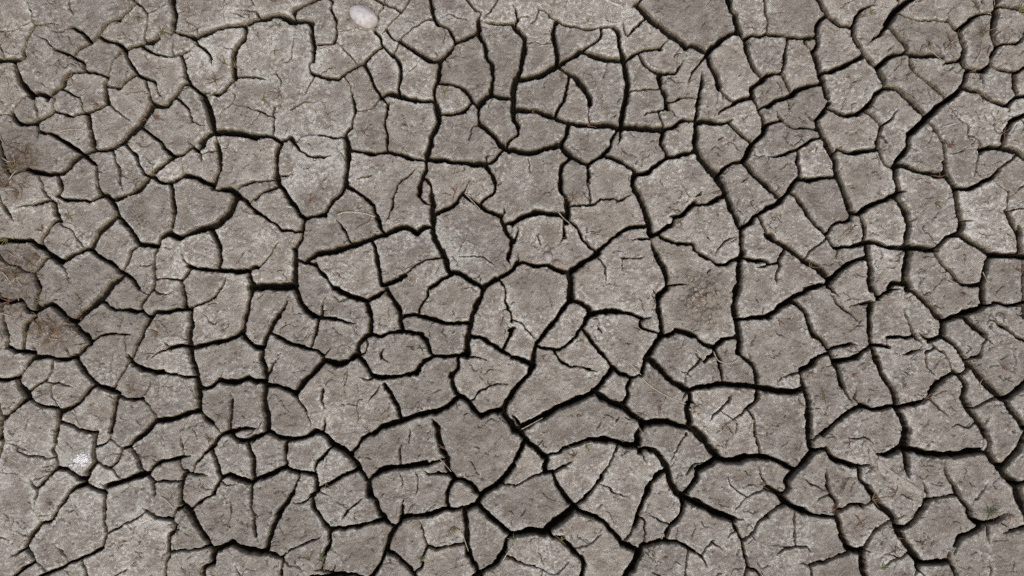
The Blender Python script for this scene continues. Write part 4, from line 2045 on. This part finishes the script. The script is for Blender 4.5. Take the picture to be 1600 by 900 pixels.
def shard(outline, px, py, h, mat, name, label, bulge=3.0, rot=(0, 0, 0), cat='shell'):
    """a curved piece: an outline (photograph pixels) domed over, with thickness"""
    cxx = sum(p[0] for p in outline) / len(outline); cyy = sum(p[1] for p in outline) / len(outline)
    bm = bmesh.new()
    layers = []
    for t in (1.0, 0.85, 0.6, 0.3):
        layers.append([bm.verts.new(((x - cxx) * t * MM, (cyy - y) * t * MM, bulge * (1 - t * t) * MM)) for x, y in outline])
    cap = bm.verts.new((0, 0, bulge * MM))
    under = [bm.verts.new((v.co.x * 0.96, v.co.y * 0.96, -1.2 * MM)) for v in layers[0]]
    n = len(outline)
    for a, b in zip(layers[:-1], layers[1:]):
        for q in range(n):
            bm.faces.new([a[q], a[(q + 1) % n], b[(q + 1) % n], b[q]])
    for q in range(n):
        bm.faces.new([layers[-1][q], layers[-1][(q + 1) % n], cap])
        bm.faces.new([under[q], under[(q + 1) % n], layers[0][(q + 1) % n], layers[0][q]])
    bm.faces.new(under)
    o = mesh_obj(name, bm, mat)
    o.location = P(px, py, h)
    o.rotation_euler = rot
    tagged(o, label, cat)
    return o
shard([(848, 397), (853, 393), (858, 394), (864, 398), (863, 405), (857, 412), (851, 407)], 856.5, 401.5, 1.8, GREYSHELL, 'shell_fragment', 'blue-grey broken shell fragment beside a crack near the centre', 3.2)
shard([(850, 391), (853, 384), (857, 383), (858, 388), (855, 392)], 854, 387.5, 1.4, PINKSHELL, 'shell_fragment', 'small pinkish shell splinter just above the grey shell fragment', 1.5)
shard([(860, 390), (866, 388), (868, 394), (864, 397), (861, 395)], 864, 392.5, 1.2, PINKSHELL, 'shell_fragment', 'small pale shell splinter on the upper right of the grey fragment', 1.2)
shard([(1534, 686), (1539, 685), (1542, 690), (1541, 698), (1536, 704), (1532, 702), (1536, 696), (1537, 691)], 1537, 694, 1.4, SHELL, 'shell_fragment', 'white curved shell chip on the crack at the right', 2.2)
# white sticks
for pts_, w, lab in (([(936, -3), (948, 2), (960, 7), (970, 9)], 6.0, 'thick pale broken stick at the top edge right of the middle'),
                     ([(1471, 199), (1480, 197), (1489, 194), (1496, 192)], 2.6, 'short white stick lying on a plate at the upper right')):
    mx_ = sum(p[0] for p in pts_) / 4; my_ = sum(p[1] for p in pts_) / 4
    bm = bmesh.new()
    blade(bm, [(x - mx_, my_ - y, surf(x, y) + w * 0.3) for x, y in pts_], w, w * 0.85, 0.4)
    o = mesh_obj('stick', bm, PALECLOD)
    o.location = P(mx_, my_, 0)
    tagged(o, lab, 'stick')
# white splash
bm = bmesh.new()
rr = random.Random(9)
for k in range(420):
    a, d = rr.uniform(0, 6.28), abs(rr.gauss(0, 0.42))
    x, y = 127 + math.cos(a) * d * 19 + (rr.random() - 0.5) * 3, 719 + math.sin(a) * d * 13 - math.cos(a) * d * 5
    r = rr.uniform(0.6, 2.4) * (1.2 - 0.6 * min(d, 1))
    lump(bm, (x - 127, 719 - y, surf(x, y) + 0.1), (r, r * rr.uniform(0.7, 1.2), r), k, 0.35, 1)
o = mesh_obj('white_splash', bm, WHITE)
o.location = P(127, 719, 0)
tagged(o, 'white crusty splash of droppings on a plate at the lower left', 'droppings')

# ---- the flattened leaf, coated with mud
leaf = bpy.data.objects.new('dry_leaf', None)
col.objects.link(leaf)
LX, LY = 1395.0, 730.0
leaf.location = P(LX, LY, 0)
tagged(leaf, 'flat mud-coated dry leaf pressed across plates and cracks at the lower right', 'leaf')
def leaf_strip(name, spine, widths, lift=1.2):
    bm = bmesh.new()
    s = spline(np.array(spine, float))
    n = len(s)
    W = np.interp(np.linspace(0, 1, n), np.linspace(0, 1, len(widths)), widths)
    hs = [max(surf(x, y), -2.5) + lift for x, y in s]
    hs = np.convolve(np.pad(hs, 2, mode='edge'), np.ones(5) / 5, 'valid')
    rows = []
    for k in range(n):
        d = s[min(k + 1, n - 1)] - s[max(k - 1, 0)]
        nrm = np.array([-d[1], d[0]]) / max(np.hypot(*d), 1e-6)
        row = []
        for u, dz in ((-1, -0.5), (-0.5, 0.25), (0, 0.0), (0.5, 0.3), (1, -0.4)):
            q = s[k] + nrm * u * W[k] * 0.5
            row.append(bm.verts.new(((q[0] - LX) * MM, (LY - q[1]) * MM, (hs[k] + dz) * MM)))
        rows.append(row)
    top_faces = []
    for k in range(n - 1):
        for q in range(4):
            top_faces.append(bm.faces.new([rows[k][q], rows[k][q + 1], rows[k + 1][q + 1], rows[k + 1][q]]))
    ret = bmesh.ops.extrude_face_region(bm, geom=top_faces)
    for v in ret['geom']:
        if isinstance(v, bmesh.types.BMVert):
            v.co.z -= 1.6 * MM
    return mesh_obj(name, bm, LEAFM, leaf)
leaf_strip('stem', [(1351, 690), (1359, 699), (1368, 713), (1384, 731), (1405, 746), (1426, 760), (1446, 773)], [2.5, 4.0, 4.5, 4.5, 5.0, 6.0, 3.5], 1.7)
leaf_strip('leaflet', [(1350, 690), (1350, 700), (1353, 708), (1356, 713)], [2, 7, 6.5, 1])
leaf_strip('leaflet', [(1360, 702), (1361, 713), (1363, 722), (1364, 728)], [4, 7.5, 6, 1])
leaf_strip('leaflet', [(1371, 716), (1375, 728), (1380, 738), (1383, 744)], [4, 9, 9, 3], 0.9)
leaf_strip('leaflet', [(1388, 735), (1394, 744), (1401, 753), (1406, 760)], [5, 10, 9, 3], 0.8)
leaf_strip('leaflet', [(1403, 747), (1412, 755), (1420, 763), (1426, 768)], [5, 10, 9, 3], 0.9)
leaf_strip('leaflet', [(1424, 760), (1433, 767), (1441, 772), (1447, 777)], [5, 10, 9, 3], 0.9)

settle_labels()
scene.cycles.use_denoising = False
